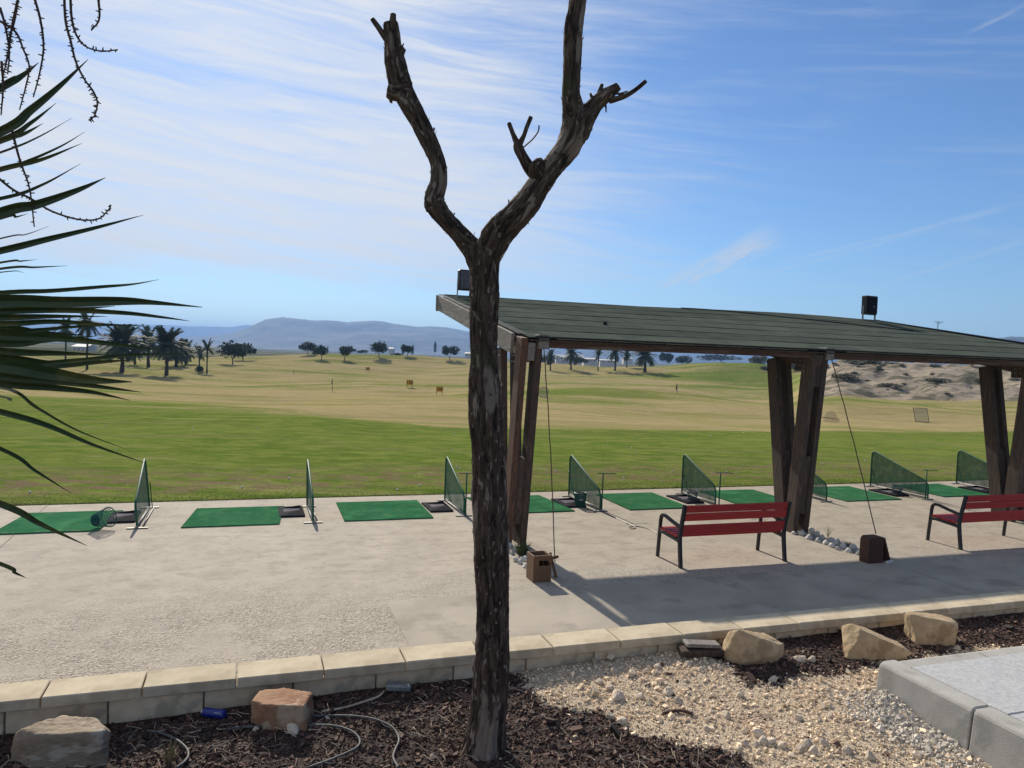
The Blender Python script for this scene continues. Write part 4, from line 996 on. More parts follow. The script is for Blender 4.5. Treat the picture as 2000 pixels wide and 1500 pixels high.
# round chipping target
p, D = on_terrain(1061, 776); o = empty('target_net', p, math.atan2(-p.x, p.y), 'round grey hooped target net seen right of the left posts', 'target net'); r = 10.5 * D / F
for k in range(3):
    b = MB(); b.tube([(r * math.cos(a), -.3 * k * math.sin(a) * .6, r * (.95 + math.sin(a))) for a in np.linspace(0, 2 * math.pi, 22)], .025, 5, False); b.build('hoop', MT['net_grey'], o)
b = MB(); Q = [(r * .96 * math.cos(a), .05, r * (.95 + .96 * math.sin(a))) for a in np.linspace(0, 2 * math.pi, 22)[:-1]]; b.v = Q; b.f = [tuple(range(21))]
ng = bpy.data.materials.new('grey_netting'); ng.use_nodes = True; q = G(ng.node_tree); pb = ng.node_tree.nodes['Principled BSDF']; pb.inputs['Base Color'].default_value = (.24, .22, .18, 1)
tr = q.n('ShaderNodeBsdfTransparent'); mx = q.n('ShaderNodeMixShader'); mx.inputs[0].default_value = .45; ng.node_tree.links.new(tr.outputs[0], mx.inputs[1]); ng.node_tree.links.new(pb.outputs[0], mx.inputs[2]); ng.node_tree.links.new(mx.outputs[0], ng.node_tree.nodes['Material Output'].inputs[0])
b.build('netting', ng, o)
p, D = on_terrain(1622, 825); o = empty('target_net', p, math.atan2(-p.x, p.y), 'pale dome-shaped target net with a bar, right of the middle posts', 'target net'); s_ = D / F
b = MB(); b.tube([(-16 * s_, 0, 9 * s_), (15 * s_, 0, 7 * s_)], .02, 5); b.build('bar', MT['black'], o)
b = MB(); b.tube([(15 * s_, 0, 0), (15 * s_, 0, 8 * s_)], .015, 5); b.build('leg', MT['black'], o)
b = MB(); b.tube([(-14 * s_, 0, 0)] + [(13 * s_ * math.cos(a), 0, 22 * s_ * math.sin(a)) for a in np.linspace(math.pi, 0, 14)], .012, 5, False); b.build('hoop', MT['net_grey'], o)
b = MB(); Q = [(12 * s_ * math.cos(a), .03, 21 * s_ * math.sin(a)) for a in np.linspace(math.pi, 0, 14)]; b.v = Q; b.f = [tuple(range(14))]; b.build('netting', ng, o)
p, D = on_terrain(1800, 825); o = empty('rebound_net', p, math.atan2(-p.x, p.y), 'grey rectangular rebound net leaning back on the range, at right', 'rebound net'); s_ = D / F
cr_ = [(-11 * s_, 0, .03), (13 * s_, 0, .03), (8 * s_, .4, 27 * s_), (-16 * s_, .4, 27 * s_)]
for k in range(4): b = MB(); b.cyl(cr_[k], cr_[(k + 1) % 4], .018, 6); b.build('frame_tube', MT['black'], o)
b = MB(); b.add([(p_[0], p_[1] + .01, p_[2]) for p_ in cr_], [(0, 1, 2, 3)]); b.build('netting', ng, o)

# ---------------------------------------------------------------- distant trees
def leaf_blob(name, n, R, mat, seed, size=.28, lumps=9, flat=.95):
    r = np.random.default_rng(seed); C = r.normal(size=(lumps, 3)); C /= np.linalg.norm(C, axis=1)[:, None]; C *= r.uniform(.3, .72, lumps)[:, None]
    C[:, 2] = np.abs(C[:, 2]) * .75 - .15; rad = r.uniform(.26, .5, lumps)
    w = r.integers(0, lumps, n); d = r.normal(size=(n, 3)); d /= np.linalg.norm(d, axis=1)[:, None]
    P = (C[w] + d * rad[w][:, None] * r.uniform(.55, 1.08, n)[:, None]) * R; P[:, 2] *= flat
    a = r.normal(size=(n, 3)); a /= np.linalg.norm(a, axis=1)[:, None]; bb = np.cross(a, r.normal(size=(n, 3))); bb /= np.linalg.norm(bb, axis=1)[:, None]
    s = size * r.uniform(.5, 1.3, n)[:, None]
    v = np.stack([P - a * s, P - bb * s * .5, P + a * s, P + bb * s * .5], 1).reshape(-1, 3)
    return np_mesh(name, v, np.arange(n * 4).reshape(-1, 4), mat)
crowns = [leaf_blob('crown', 1500, 1., MT['far_leaf'], 100 + k, .085) for k in range(4)]
def trunk_mesh(k):
    b = MB(); r = random.Random(k); b.tube([(0, 0, 0), (.02, 0, .25), (-.01, .01, .45)], [.06, .045, .04], 7)
    for q_ in range(4):
        a = r.uniform(0, 6.28); b.tube([(-.01, .01, .42), (math.cos(a) * .14, math.sin(a) * .14, .62), (math.cos(a) * .3, math.sin(a) * .3, .85)], [.03, .02, .012], 5)
    return b.mesh('trunk', MT['far_bark'])
trunks = [trunk_mesh(k) for k in range(3)]
def round_tree(px, py, hpx, wpx, lab, k, D=None):
    p, D = on_terrain(px, py) if D is None else (atD(px, py, D), D)
    h = hpx * D / F; w = wpx * D / F; o = empty('round_tree', p, random.uniform(0, 6), lab, 'tree', 'round evergreen trees on the ridge')
    t_ = mesh_obj('trunk', trunks[k % 3], o); t_.scale = (h * .5,) * 3
    c_ = mesh_obj('crown', crowns[k % 4], o, (0, 0, h * .58)); c_.scale = (w * .74, w * .74, h * .66)
TR = [(601, 693, 27, 28, 'leftmost round tree of the row on the central ridge'), (628, 703, 32, 27, 'second round tree of the ridge row, close right of the leftmost'), (673, 704, 32, 27, 'third round tree of the ridge row, standing alone with its shadow'),
      (740, 699, 32, 34, 'widest round tree of the ridge row, with a flat oval shadow'), (796, 696, 24, 22, 'small round tree right of the widest one on the ridge'), (878, 702, 30, 26, 'round tree left of the bare trunk with a dark oval shadow'), (904, 695, 25, 26, 'round tree touching the bare trunk on its left'),
      (454, 712, 46, 50, 'low spreading dark tree on the left slope beside the two thin palms'), (474, 704, 36, 42, 'dark bushy tree just behind the low spreading one'), (691, 690, 10, 8, 'tiny round tree far off between two ridge trees')]
for k, (px, py, hp, wp, lab) in enumerate(TR): round_tree(px, py, hp, wp, lab, k, 420 if hp == 10 else None)
def palm_crown(n, seed, droop=1., L=1.):
    r = random.Random(seed); b = MB()
    for i in range(n):
        a = r.uniform(0, 6.28); e = r.uniform(-.7, 1.4); P = []; p = Vector((0, 0, 0)); dirn = Vector((math.cos(a) * math.cos(e), math.sin(a) * math.cos(e), math.sin(e)))
        for k in range(6): P.append(p.copy()); p = p + dirn * L / 5; dirn = (dirn + Vector((0, 0, -.22 * droop))).normalized()
        side = Vector((-math.sin(a), math.cos(a), 0))
        for k in range(5):
            for s_ in (-1, 1):
                for h_ in range(3):
                    q0 = P[k].lerp(P[k + 1], h_ / 3); wd = .24 * L * (1 - (k / 6) ** 2) * r.uniform(.8, 1.2); dd = (P[k + 1] - P[k]).normalized()
                    tip = q0 + side * s_ * wd + dd * wd * .8 + Vector((0, 0, -.05 * L)); b.add([q0, q0 + dd * L * .09, tip], [(0, 1, 2)])
        b.add([P[0] - side * .008, P[0] + side * .008, P[3] + side * .005, P[5], P[3] - side * .005], [(0, 1, 2, 3, 4)])
    return b.mesh('crown', MT['far_palm'])
pcs = [palm_crown(44, 1), palm_crown(30, 2, 1.3), palm_crown(18, 3, .5), palm_crown(85, 4, .8)]
b = MB(); b.tube([(0, 0, 0), (.02, 0, .3), (-.01, 0, .6), (0, 0, 1)], [.09, .065, .07, .10], 9); pt = b.mesh('trunk', MT['far_bark'])
def palm(px, py, hpx, cr, k, lab, D=None, tw=1.):
    if D is None: p, D = on_terrain(px, py)
    else: p = atD(px, py, D)
    h = hpx * D / F; R = cr * D / F; o = empty('palm_tree', p, random.uniform(0, 6), lab, 'palm tree')
    t_ = mesh_obj('trunk', pt, o); th_ = max(h - R * .95, h * .35); t_.scale = (R * 1.5 * tw, R * 1.5 * tw, th_)
    c_ = mesh_obj('crown', pcs[k], o, (0, 0, th_ * .98)); c_.scale = (R * 1.3,) * 3
PL = [(238, 727, 92, 40, 3, 'wide dense palm at left with its base among the leaf tips', None, 1.), (290, 717, 78, 30, 0, 'palm second right of the palm-leaf tips, feathery crown against the hills', None, 1.), (325, 733, 92, 34, 3, 'broad dark palm in the left group casting a star-shaped shadow', None, 1.),
      (344, 716, 52, 26, 3, 'squat palm half behind the broad dark palm', None, 1.), (363, 712, 46, 22, 0, 'small palm at the right end of the dense left group', None, 1.),
      (389, 724, 50, 18, 2, 'left of the two thin upright palms, with a shrubby foot', None, .8), (404, 728, 64, 18, 2, 'right of the two thin upright palms, tallest slim trunk', None, .8), (170, 722, 112, 26, 0, 'tall slim palm rising above the leaf blades at left', None, .8), (128, 712, 90, 22, 1, 'pale distant palm farthest left behind the leaf blades', None, .8), (264, 712, 52, 20, 1, 'short palm between the two wide palms of the left group', None, 1.),
      (1075, 724, 40, 18, 0, 'small palm nearest the left posts, under the beam', None, .9), (1115, 722, 48, 24, 1, 'palm with arching crown second from the left posts', None, .8), (1168, 725, 46, 17, 2, 'thin palm in front of the white sheds under the beam', None, .8), (1201, 724, 52, 22, 1, 'palm just right of the white sheds under the beam', None, .9), (1224, 718, 36, 14, 0, 'small slender palm right of the white sheds', None, .9), (1259, 727, 52, 26, 3, 'bushy dark palm clump with the longest shadow under the beam', None, 1.3)]
for px, py, hp, cr_, k, lab, D, tw in PL: palm(px, py, hp, cr_ * (.78 if px > 1000 else .9), k, lab, D, tw)
def bush(px, py, hpx, wpx, lab, mat='far_dry', D=None, k=0, name='bush'):
    p, D = on_terrain(px, py) if D is None else (atD(px, py, D), D); h = hpx * D / F; w = wpx * D / F
    me = leaf_blob(name, 900, 1., MT[mat], 200 + k, .09, 8, .7); o = mesh_obj(name, me, None, (p.x, p.y, p.z + h * .25), (0, 0, random.uniform(0, 6))); o.scale = (w * .55, w * .55, h); tag(o, lab, 'bush')
bush(390, 725, 16, 22, 'dark shrub at the foot of the two thin upright palms', 'far_palm', None, 1)
bush(1482, 708, 24, 40, 'grey-green bush on the right mound just left of the middle posts', 'far_dry', None, 2)
bush(1560, 722, 26, 60, 'large grey bush seen between the middle posts', 'far_dry', None, 3)
bush(1590, 735, 16, 40, 'low grey bush between the middle posts in front of the larger one', 'far_dry', None, 4)
bush(1655, 740, 18, 55, 'green-grey bush at the foot of the sandy bank right of the middle posts', 'far_dry', None, 5)
bush(1745, 757, 12, 60, 'scrubby bush along the foot of the sandy bank near its middle', 'far_dry', None, 6)
bush(1830, 745, 12, 60, 'brown scrub patch low on the sandy bank left of the right post', 'far_dry', None, 7)
bush(1720, 724, 7, 16, 'small dark bush high on the sandy bank', 'far_leaf', None, 8)
bush(1690, 712, 14, 110, 'long grey thicket on top of the sandy bank under the beam', 'far_dry', None, 9)
bush(1056, 706, 20, 40, 'blue-grey bush clump by the left posts on the ridge', 'far_leaf', 300, 10)
bush(1130, 708, 14, 40, 'dark bush just left of the white sheds', 'far_leaf', 300, 11)
bush(1300, 706, 30, 40, 'dark distant tree mass under the beam left part', 'far_leaf', 380, 12, 'tree'); bush(1335, 708, 22, 40, 'dark distant tree mass under the beam right part', 'far_leaf', 420, 13, 'tree')
bush(1360, 717, 12, 50, 'low dark hedge at the foot of the right mound', 'far_dry', 250, 14); bush(1410, 712, 8, 20, 'small dark bush on the left flank of the right mound', 'far_leaf', 235, 15)
bush(775, 694, 8, 26, 'low dark bush right of the widest ridge tree', 'far_leaf', 290, 16); bush(710, 689, 8, 30, 'low distant hedge behind the ridge trees', 'far_leaf', 380, 17); bush(1400, 703, 16, 90, 'hazy distant tree line under the beam', 'far_leaf', 700, 18, 'tree')
scr = [leaf_blob('scrub_bush', 420, 1., MT['far_dry'], 300 + k, .12, 6, .6) for k in range(3)]
rs = random.Random(5)
SCRUB = [(rs.uniform(1560, 1990), rs.choice((rs.gauss(716, 6), rs.gauss(752, 8), rs.gauss(738, 12))), rs.uniform(8, 22)) for _ in range(24)] + [(1500 + 14 * k, 714 + rs.uniform(-3, 9), rs.uniform(16, 30)) for k in range(9)]
for k, (px, py, w) in enumerate(SCRUB):
    p, D = on_terrain(px, py)
    if D > 260: continue
    w = w * D / F; o = mesh_obj('scrub_bush', scr[k % 3], None, (p.x, p.y, p.z + w * .1), (0, 0, rs.uniform(0, 6))); o.scale = (w * .6, w * .6, w * rs.uniform(.3, .5))
    tag(o, 'small grey-brown scrub bush growing on the sandy bank at right', 'bush', 'scrub bushes on the sandy bank')
for k, (px, py, hp) in enumerate(((850, 678, 12), (787, 682, 10), (806, 682, 9))):
    p = atD(px, py, 900); s_ = 900 / F; b = MB(); b.tube([(0, 0, -6), (0, 0, hp * s_ * .4), (0, 0, hp * s_)], [1.4, 1.8, .2], 8); tag(b.build('cypress', MT['far_leaf'], loc=p), ['slim dark cypress far off, rightmost of three', 'slim dark cypress far off, leftmost of three', 'slim dark cypress far off, middle of three'][k], 'tree')
def shed(px0, px1, y0, y1, D, lab, roof='roof_pale', wallm='pink_white', gable=.35):
    a = atD(px0, y1, D); c_ = atD(px1, y1, D); w = (c_ - a).length; h = (y1 - y0) * D / F; rz = math.atan2(c_.y - a.y, c_.x - a.x); g0 = 3.
    o = empty('shed', (a + c_) / 2, rz, lab, 'shed'); dp = max(8., w * .4)
    b = MB(); b.box((0, dp / 2, h * (1 - gable) / 2 - g0 / 2), (w, dp, h * (1 - gable) + g0)); b.build('wall', MT[wallm], o)
    z0 = h * (1 - gable) + .02; b = MB(); b.add([(-w / 2 - .3, -.3, z0), (w / 2 + .3, -.3, z0), (w / 2 + .3, dp / 2, h), (-w / 2 - .3, dp / 2, h), (-w / 2 - .3, dp + .3, z0), (w / 2 + .3, dp + .3, z0)], [(0, 1, 2, 3), (3, 2, 5, 4), (0, 3, 4), (1, 5, 2)]); b.build('roof', MT[roof], o)
    b = MB()
    for k in range(3): b.box((-w * .3 + w * .3 * k, -.05, h * .25), (w * .06, .1, h * .3))
    b.build('door', MT['black'], o)
shed(1140, 1166, 699, 706, 330, 'long white shed with a bright roof left of the thin palm under the beam'); shed(1172, 1205, 702, 708, 360, 'low white shed between two palms under the beam')
shed(1086, 1140, 693, 702, 480, 'pale curved greenhouse block behind the second palm under the beam', gable=.6); shed(908, 922, 688, 695, 420, 'small white shed touching the bare trunk on its left')
shed(758, 768, 679, 684, 700, 'tiny white house right of the widest ridge tree'); shed(140, 168, 672, 686, 300, 'white building behind the leaf blades at far left'); shed(222, 286, 684, 692, 300, 'long low pinkish building behind the wide dense palm')
shed(1218, 1236, 699, 703, 520, 'tiny white shed right of the slender palm under the beam')
# power pole on the skyline at right
p = atD(1828, 700, 340); s_ = 340 / F; o = empty('power_pole', p, 0, 'power pole with crossarm on the skyline above the roof at right', 'power pole')
b = MB(); b.tube([(0, 0, -4), (0, 0, 72 * s_)], [.28, .18], 8); b.build('pole', MT['galv'], o)
b = MB(); b.bar((-10 * s_, 0, 71 * s_), (10 * s_, -1, 71 * s_), .16, .2); b.bar((-6 * s_, 0, 68 * s_), (6 * s_, -.6, 68 * s_), .12, .14); b.build('crossarm', MT['far_bark'], o)

# ---------------------------------------------------------------- small litter in the bed
def bed_tube(P, r, name, mat, lab, cat, zo=.02):
    pts = spline([tuple(on_bed(px, py, zo)) for px, py in P], 7); b = MB(); b.tube(pts, r, 10); o = b.build(name, mat, None, True); tag(o, lab, cat, 'black irrigation pipes in the mulch')
bed_tube([(288, 1433), (310, 1436), (338, 1447), (360, 1463), (368, 1478), (362, 1492), (345, 1506)], .0085, 'irrigation_pipe', MT['hose'], 'short curved black pipe by the grass tuft at bottom left', 'pipe')
bed_tube([(445, 1430), (470, 1426), (520, 1424), (600, 1422), (650, 1423), (685, 1433), (702, 1450), (695, 1467), (650, 1488), (600, 1506)], .0085, 'irrigation_pipe', MT['hose'], 'looping black pipe running past the rusty block-shaped rock', 'pipe')
bed_tube([(608, 1404), (650, 1403), (700, 1405), (740, 1413), (768, 1428), (779, 1450), (772, 1470), (768, 1486), (778, 1506)], .0085, 'irrigation_pipe', MT['hose'], 'black pipe curving down just left of the bare trunk', 'pipe')
bed_tube([(628, 1395), (670, 1388), (710, 1376), (738, 1366), (750, 1355)], .008, 'stick', MT['straw'], 'long curved dry stick in the mulch below the low wall', 'stick')
bed_tube([(1295, 1399), (1310, 1395), (1330, 1393), (1352, 1399)], .012, 'stick', MT['chip'], 'dark curved piece of bark on the pale grit', 'stick')
a, c_ = on_bed(397, 1400, .035), on_bed(450, 1407, .035); d = (c_ - a).normalized(); o = empty('drink_can', a, 0, 'blue drinks can lying in the shade of the low wall', 'can')
b = MB(); b.tube([Vector((0, 0, 0)) + d * t_ for t_ in (0, .008, .16, .168)], [.024, .032, .032, .026], 18); b.build('body', MT['blue_can'], o, False)
b = MB(); b.tube([-d * .004, d * .004], [.025, .025], 18); b.build('lid', MT['tin'], o)
up_ = Vector((0, 0, 1)); nn_ = (up_ * .4 + Vector((0, -1, 0)) * .92).normalized(); b = MB(); b.bar(d * .085 + nn_ * .0315, d * .135 + nn_ * .0315, .016, .003, up_); b.build('printed_band', MT['white'], o)
c = on_bed(777, 1350); b = MB(); b.box((0, 0, .035), (.19, .09, .05), bev=.012); o = b.build('junction_box', MT['galv'], None, loc=c, rot=(0, .1, -.15)); tag(o, 'small white plastic box lying at the foot of the low wall left of the trunk', 'box')
c = on_bed(1376, 1292); o = empty('timber_offcut', c, -.20, 'dark grey piece of timber lying by the low wall left of the tan rocks', 'timber')
b = MB(); b.box((0, .1, .06), (.38, .14, .055), Matrix.Rotation(.15, 3, 'X'), .004); b.build('board', MT['wood_dark'], o); b = MB(); b.box((.01, .11, .11), (.30, .12, .03), Matrix.Rotation(.05, 3, 'Y'), .004); b.build('board', MT['wood_grey'], o)

# ---------------------------------------------------------------- the bare pruned tree
TD = 5.0
def limb(P, dD=0.):
    """rows (px, py, width px, depth offset) -> centreline points and radii"""
    S_ = spline(P, 7); pts = [atD(r[0], r[1], TD + r[3]) for r in S_]; rad = [max(r[2], 3) * .5 * (TD + r[3]) / F for r in S_]; return pts, rad
LIMBS = dict(
 trunk=[(938, 1530, 150, 0), (942, 1492, 116, 0), (948, 1450, 92, 0), (956, 1380, 78, 0), (960, 1300, 72, 0), (963, 1200, 67, 0), (961, 1100, 70, 0), (957, 1000, 72, 0), (955, 900, 68, 0), (950, 820, 66, 0), (946, 740, 62, 0), (944, 660, 60, 0), (944, 600, 58, 0), (946, 540, 58, 0), (946, 500, 66, 0), (945, 478, 56, 0)],
 left=[(942, 525, 52, 0), (925, 490, 46, .02), (900, 460, 40, .04), (872, 430, 38, .05), (852, 405, 42, .06), (848, 385, 42, .06), (857, 355, 34, .06), (855, 320, 34, .06), (840, 280, 36, .07), (820, 240, 37, .08), (797, 200, 42, .09), (782, 165, 46, .1), (773, 125, 42, .1), (768, 90, 37, .1), (765, 60, 32, .1), (763, 44, 29, .1)],
 knot_left=[(790, 175, 40, .09), (770, 180, 34, .07), (757, 178, 22, .06)],
 knot_low=[(858, 400, 34, .05), (841, 402, 28, .04), (831, 404, 18, .03)],
 knot_top=[(772, 110, 34, .1), (783, 98, 20, .09), (787, 92, 10, .09)],
 right=[(948, 520, 50, 0), (956, 490, 56, -.02), (975, 455, 58, -.04), (1003, 425, 56, -.05), (1030, 395, 54, -.06), (1052, 362, 50, -.07), (1076, 330, 46, -.08), (1100, 300, 46, -.08), (1117, 270, 52, -.09), (1124, 245, 56, -.09), (1121, 220, 46, -.09), (1116, 190, 38, -.09), (1116, 150, 34, -.09), (1118, 100, 34, -.08), (1120, 60, 36, -.08), (1125, 20, 33, -.08), (1132, -30, 32, -.08), (1138, -90, 28, -.08), (1146, -160, 24, -.08)],
 arm=[(1128, 262, 44, -.09), (1142, 232, 38, -.10), (1160, 208, 32, -.11), (1178, 190, 28, -.12), (1195, 178, 22, -.12), (1208, 168, 17, -.13)],
 burl=[(1058, 350, 30, -.08), (1050, 335, 36, -.11), (1052, 322, 30, -.12), (1060, 314, 16, -.12)])
STUBS = dict(
 stub_top=[(764, 60, 12, .08), (767, 42, 13, .07), (768, 27, 12, .07)],
 stub_left=[(754, 78, 10, .1), (742, 58, 11, .11), (727, 37, 10, .12)],
 fork=[(1050, 350, 22, -.06), (1035, 330, 24, -.04), (1022, 308, 22, -.03), (1013, 290, 21, -.02), (1011, 278, 16, -.02)],
 fork_left=[(1012, 284, 14, -.02), (1003, 264, 10, -.01), (994, 240, 9, 0)],
 fork_right=[(1012, 286, 14, -.02), (1023, 265, 9, -.03), (1029, 248, 8, -.03), (1037, 228, 8, -.03)],
 twig=[(1022, 288, 2.5, -.03), (1040, 272, 2, -.04), (1051, 257, 1.6, -.05), (1053, 245, 1.2, -.05)],
 tip_right=[(1190, 196, 14, -.12), (1205, 193, 11, -.14), (1222, 187, 10, -.15), (1243, 174, 9, -.16), (1262, 158, 8, -.17)],
 tip_up=[(1165, 202, 16, -.11), (1170, 185, 12, -.11), (1176, 164, 7, -.11)],
 spur=[(1160, 200, 10, -.11), (1155, 187, 6, -.11), (1152, 182, 3, -.11)],
 spur_low=[(1180, 196, 6, -.12), (1183, 208, 4, -.12), (1184, 220, 2.5, -.12)],
 spur_mid=[(1196, 182, 5, -.13), (1210, 183, 4, -.14), (1226, 178, 3, -.14)])
tree = empty('pruned_tree', on_bed(940, 1492), 0, 'bare pruned tree with flaking bark and two cut limbs in front of the terrace', 'tree')
def bark_mesh(name, keys, src, voxel, amp, parent):
    b = MB(); CP = []; CR = []; CT = []; CL = []; off = 0.
    for kx, key in enumerate(keys):
        pts, rad = limb(src[key]); 
        r_ = random.Random(key); rad = [q_ * (.95 + .03 * math.sin(i * .31 + kx)) for i, q_ in enumerate(rad)]
        b.tube(pts, rad, 20); L = 0.
        for i, p in enumerate(pts):
            if i: L += (p - pts[i - 1]).length
            tg = (pts[min(i + 1, len(pts) - 1)] - pts[max(i - 1, 0)]).normalized(); CP.append(p); CR.append(rad[i]); CT.append(tg); CL.append(L + kx * 3.7)
    me = b.mesh(name + '_raw'); tmp = bpy.data.objects.new('tmp', me); COL.objects.link(tmp)
    md = tmp.modifiers.new('r', 'REMESH'); md.mode = 'VOXEL'; md.voxel_size = voxel
    dg = bpy.context.evaluated_depsgraph_get(); ev = tmp.evaluated_get(dg); me2 = bpy.data.meshes.new_from_object(ev); bpy.data.objects.remove(tmp)
    n = len(me2.vertices); v = np.empty(n * 3, np.float32); me2.vertices.foreach_get('co', v); v = v.reshape(-1, 3).astype(float)
    nr = np.empty(n * 3, np.float32); me2.vertices.foreach_get('normal', nr); nr = nr.reshape(-1, 3).astype(float)
    P = np.array([p[:] for p in CP]); T = np.array([p[:] for p in CT]); CLn = np.array(CL); CRn = np.array(CR)
    idx = np.empty(n, int)
    for s_ in range(0, n, 20000):
        d2 = np.linalg.norm(v[s_:s_ + 20000, None] - P[None], axis=2) / CRn[None] ; idx[s_:s_ + 20000] = d2.argmin(1)
    rel = v - P[idx]; la = (rel * T[idx]).sum(1); radial = rel - la[:, None] * T[idx]; lon = CLn[idx] + la
    up = np.array([0, 0, 1.]); tt = T[idx]
    ex = np.cross(tt, np.array([0.1, 1, 0.])); ex /= np.linalg.norm(ex, axis=1)[:, None]; ey = np.cross(tt, ex)
    along = np.stack([(radial * ex).sum(1), (radial * ey).sum(1), lon], -1)
    q_ = along.copy()
    # bark relief: long vertical plates split by furrows, with flaking edges
    w = fbm(q_ * [9, 9, 4], 3)[:, None] * .02
    f1 = np.abs(fbm((q_ + w) * [26, 26, 3.6], 4)); f2 = fbm(q_ * [80, 80, 26] + 7, 3); f3 = fbm(q_ * [13, 13, 3.0] + 3, 3)
    rl = np.clip(f1 * 2.8, 0, 1); plate = sstep(f3, .05, .16)
    k = np.clip(CRn[idx] / .10, .35, 1.2)
    disp = amp * k * ((rl - .5) * .75 + f2 * .35 + plate * .4 + fbm(q_ * [6, 6, 1.6] + 11, 2) * .9)
    v2 = v + nr * disp[:, None]
    me2.vertices.foreach_set('co', v2.astype(np.float32).ravel()); me2.update()
    A = me2.attributes.new('along', 'FLOAT_VECTOR', 'POINT'); A.data.foreach_set('vector', along.astype(np.float32).ravel())
    A = me2.attributes.new('relief', 'FLOAT', 'POINT'); A.data.foreach_set('value', rl.astype(np.float32))
    me2.materials.clear(); me2.materials.append(MT['bark']); me2.name = name
    me2.polygons.foreach_set('use_smooth', [True] * len(me2.polygons))
    o = mesh_obj(name, me2, parent); o.location = -Vector(parent.location); return o, v2, nr, along
_, tv, tn, ta = bark_mesh('trunk', list(LIMBS), LIMBS, .0065, .0145, tree)
for keys in (['stub_top'], ['stub_left'], ['fork', 'fork_left', 'fork_right'], ['tip_right', 'spur_mid'], ['tip_up', 'spur'], ['spur_low']):
    bark_mesh('branch', keys, STUBS, .004, .004, tree)
pts, rad = limb(STUBS['twig']); b = MB(); b.tube(pts, rad, 5); o = b.build('twig', MT['stalk'], tree); o.location = -Vector(tree.location)
# loose bark flakes standing off the surface
fb = MB(); cand = np.where((tv[:, 2] > .3) & (tv[:, 2] < 5.5))[0]
for i in RNG.choice(cand, 480, replace=False):
    p = Vector(tv[i]); nn_ = Vector(tn[i]); up_ = Vector((random.uniform(-.2, .2), random.uniform(-.2, .2), 1)).normalized(); sd_ = up_.cross(nn_)
    if sd_.length < .2: continue
    sd_.normalize(); h_ = random.uniform(.012, .045); w_ = random.uniform(.004, .012); lift = random.uniform(.003, .014)
    fb.add([p + sd_ * w_ - up_ * h_ * .5 - nn_ * .002, p - sd_ * w_ - up_ * h_ * .5 - nn_ * .002, p - sd_ * w_ * .8 + up_ * h_ * .5 + nn_ * lift, p + sd_ * w_ * .9 + up_ * h_ * .4 + nn_ * lift], [(0, 1, 2, 3)])
fm = material('bark_flake', (.10, .075, .06), (.20, .165, .14), 60, .9, island=.5)
o = fb.build('bark_flakes', fm, tree); o.location = -Vector(tree.location); o['kind'] = 'stuff'

# ---------------------------------------------------------------- fan palm at the left edge
PB = atD(-620, 1500, 2.6); PB.z = bz(PB.x, PB.y)
fp = empty('fan_palm', PB, 0, 'fan palm reaching in from the left edge with long pointed leaf blades', 'palm tree')
hub = atD(-560, 560, 2.4)
b = MB(); b.tube([PB, PB.lerp(hub, .5) + Vector((.03, 0, 0)), hub - Vector((0, 0, .15))], [.17, .14, .13], 16); o = b.build('trunk', MT['far_bark'], fp); o.location = -PB
def blade(P, w, D0, mat='palm_leaf', root=(-230, 610), cup=.35):
    """P photo points from the left edge to the tip, w width in px at the edge"""
    P = list(P); x0, y0 = P[0]
    start = (x0 * .4 + root[0] * .6 if x0 > 0 else root[0], root[1] + (y0 - root[1]) * .55)
    w = w * (.70 if y0 < 560 else .70); Q = [(start[0], start[1], w * .8)]; n = len(P)
    for i, (px, py) in enumerate(P): u_ = i / (n - 1); Q.append((px, py, w * max(.05, (1 - u_ ** 1.7))))
    S_ = spline([(a, b2, c2) for a, b2, c2 in Q], 7); b = MB(); m_ = len(S_)
    for i in range(m_):
        D = D0 + .10 * i / m_; p = atD(S_[i][0], S_[i][1], D); d = atD(*S_[min(i + 1, m_ - 1)][:2], D) - atD(*S_[max(i - 1, 0)][:2], D); d.normalize()
        vw_ = (p - Vector((0, 0, H))).normalized(); sd_ = d.cross(vw_).normalized(); hw = max(S_[i][2], .6) * .5 * D / F
        b.v += [tuple(p + sd_ * hw), tuple(p + vw_ * hw * cup * 1.6), tuple(p - sd_ * hw), tuple(p + vw_ * (hw * cup * 1.6 + .0025))]
        if i: k = (i - 1) * 4; b.f += [(k, k + 4, k + 5, k + 1), (k + 1, k + 5, k + 6, k + 2), (k + 2, k + 6, k + 7, k + 3), (k + 3, k + 7, k + 4, k)]
    o = b.build('leaf_blade', MT[mat], fp); o.location = -PB
UP = (-240, 480); MID = (-260, 620); LO = (-260, 660)
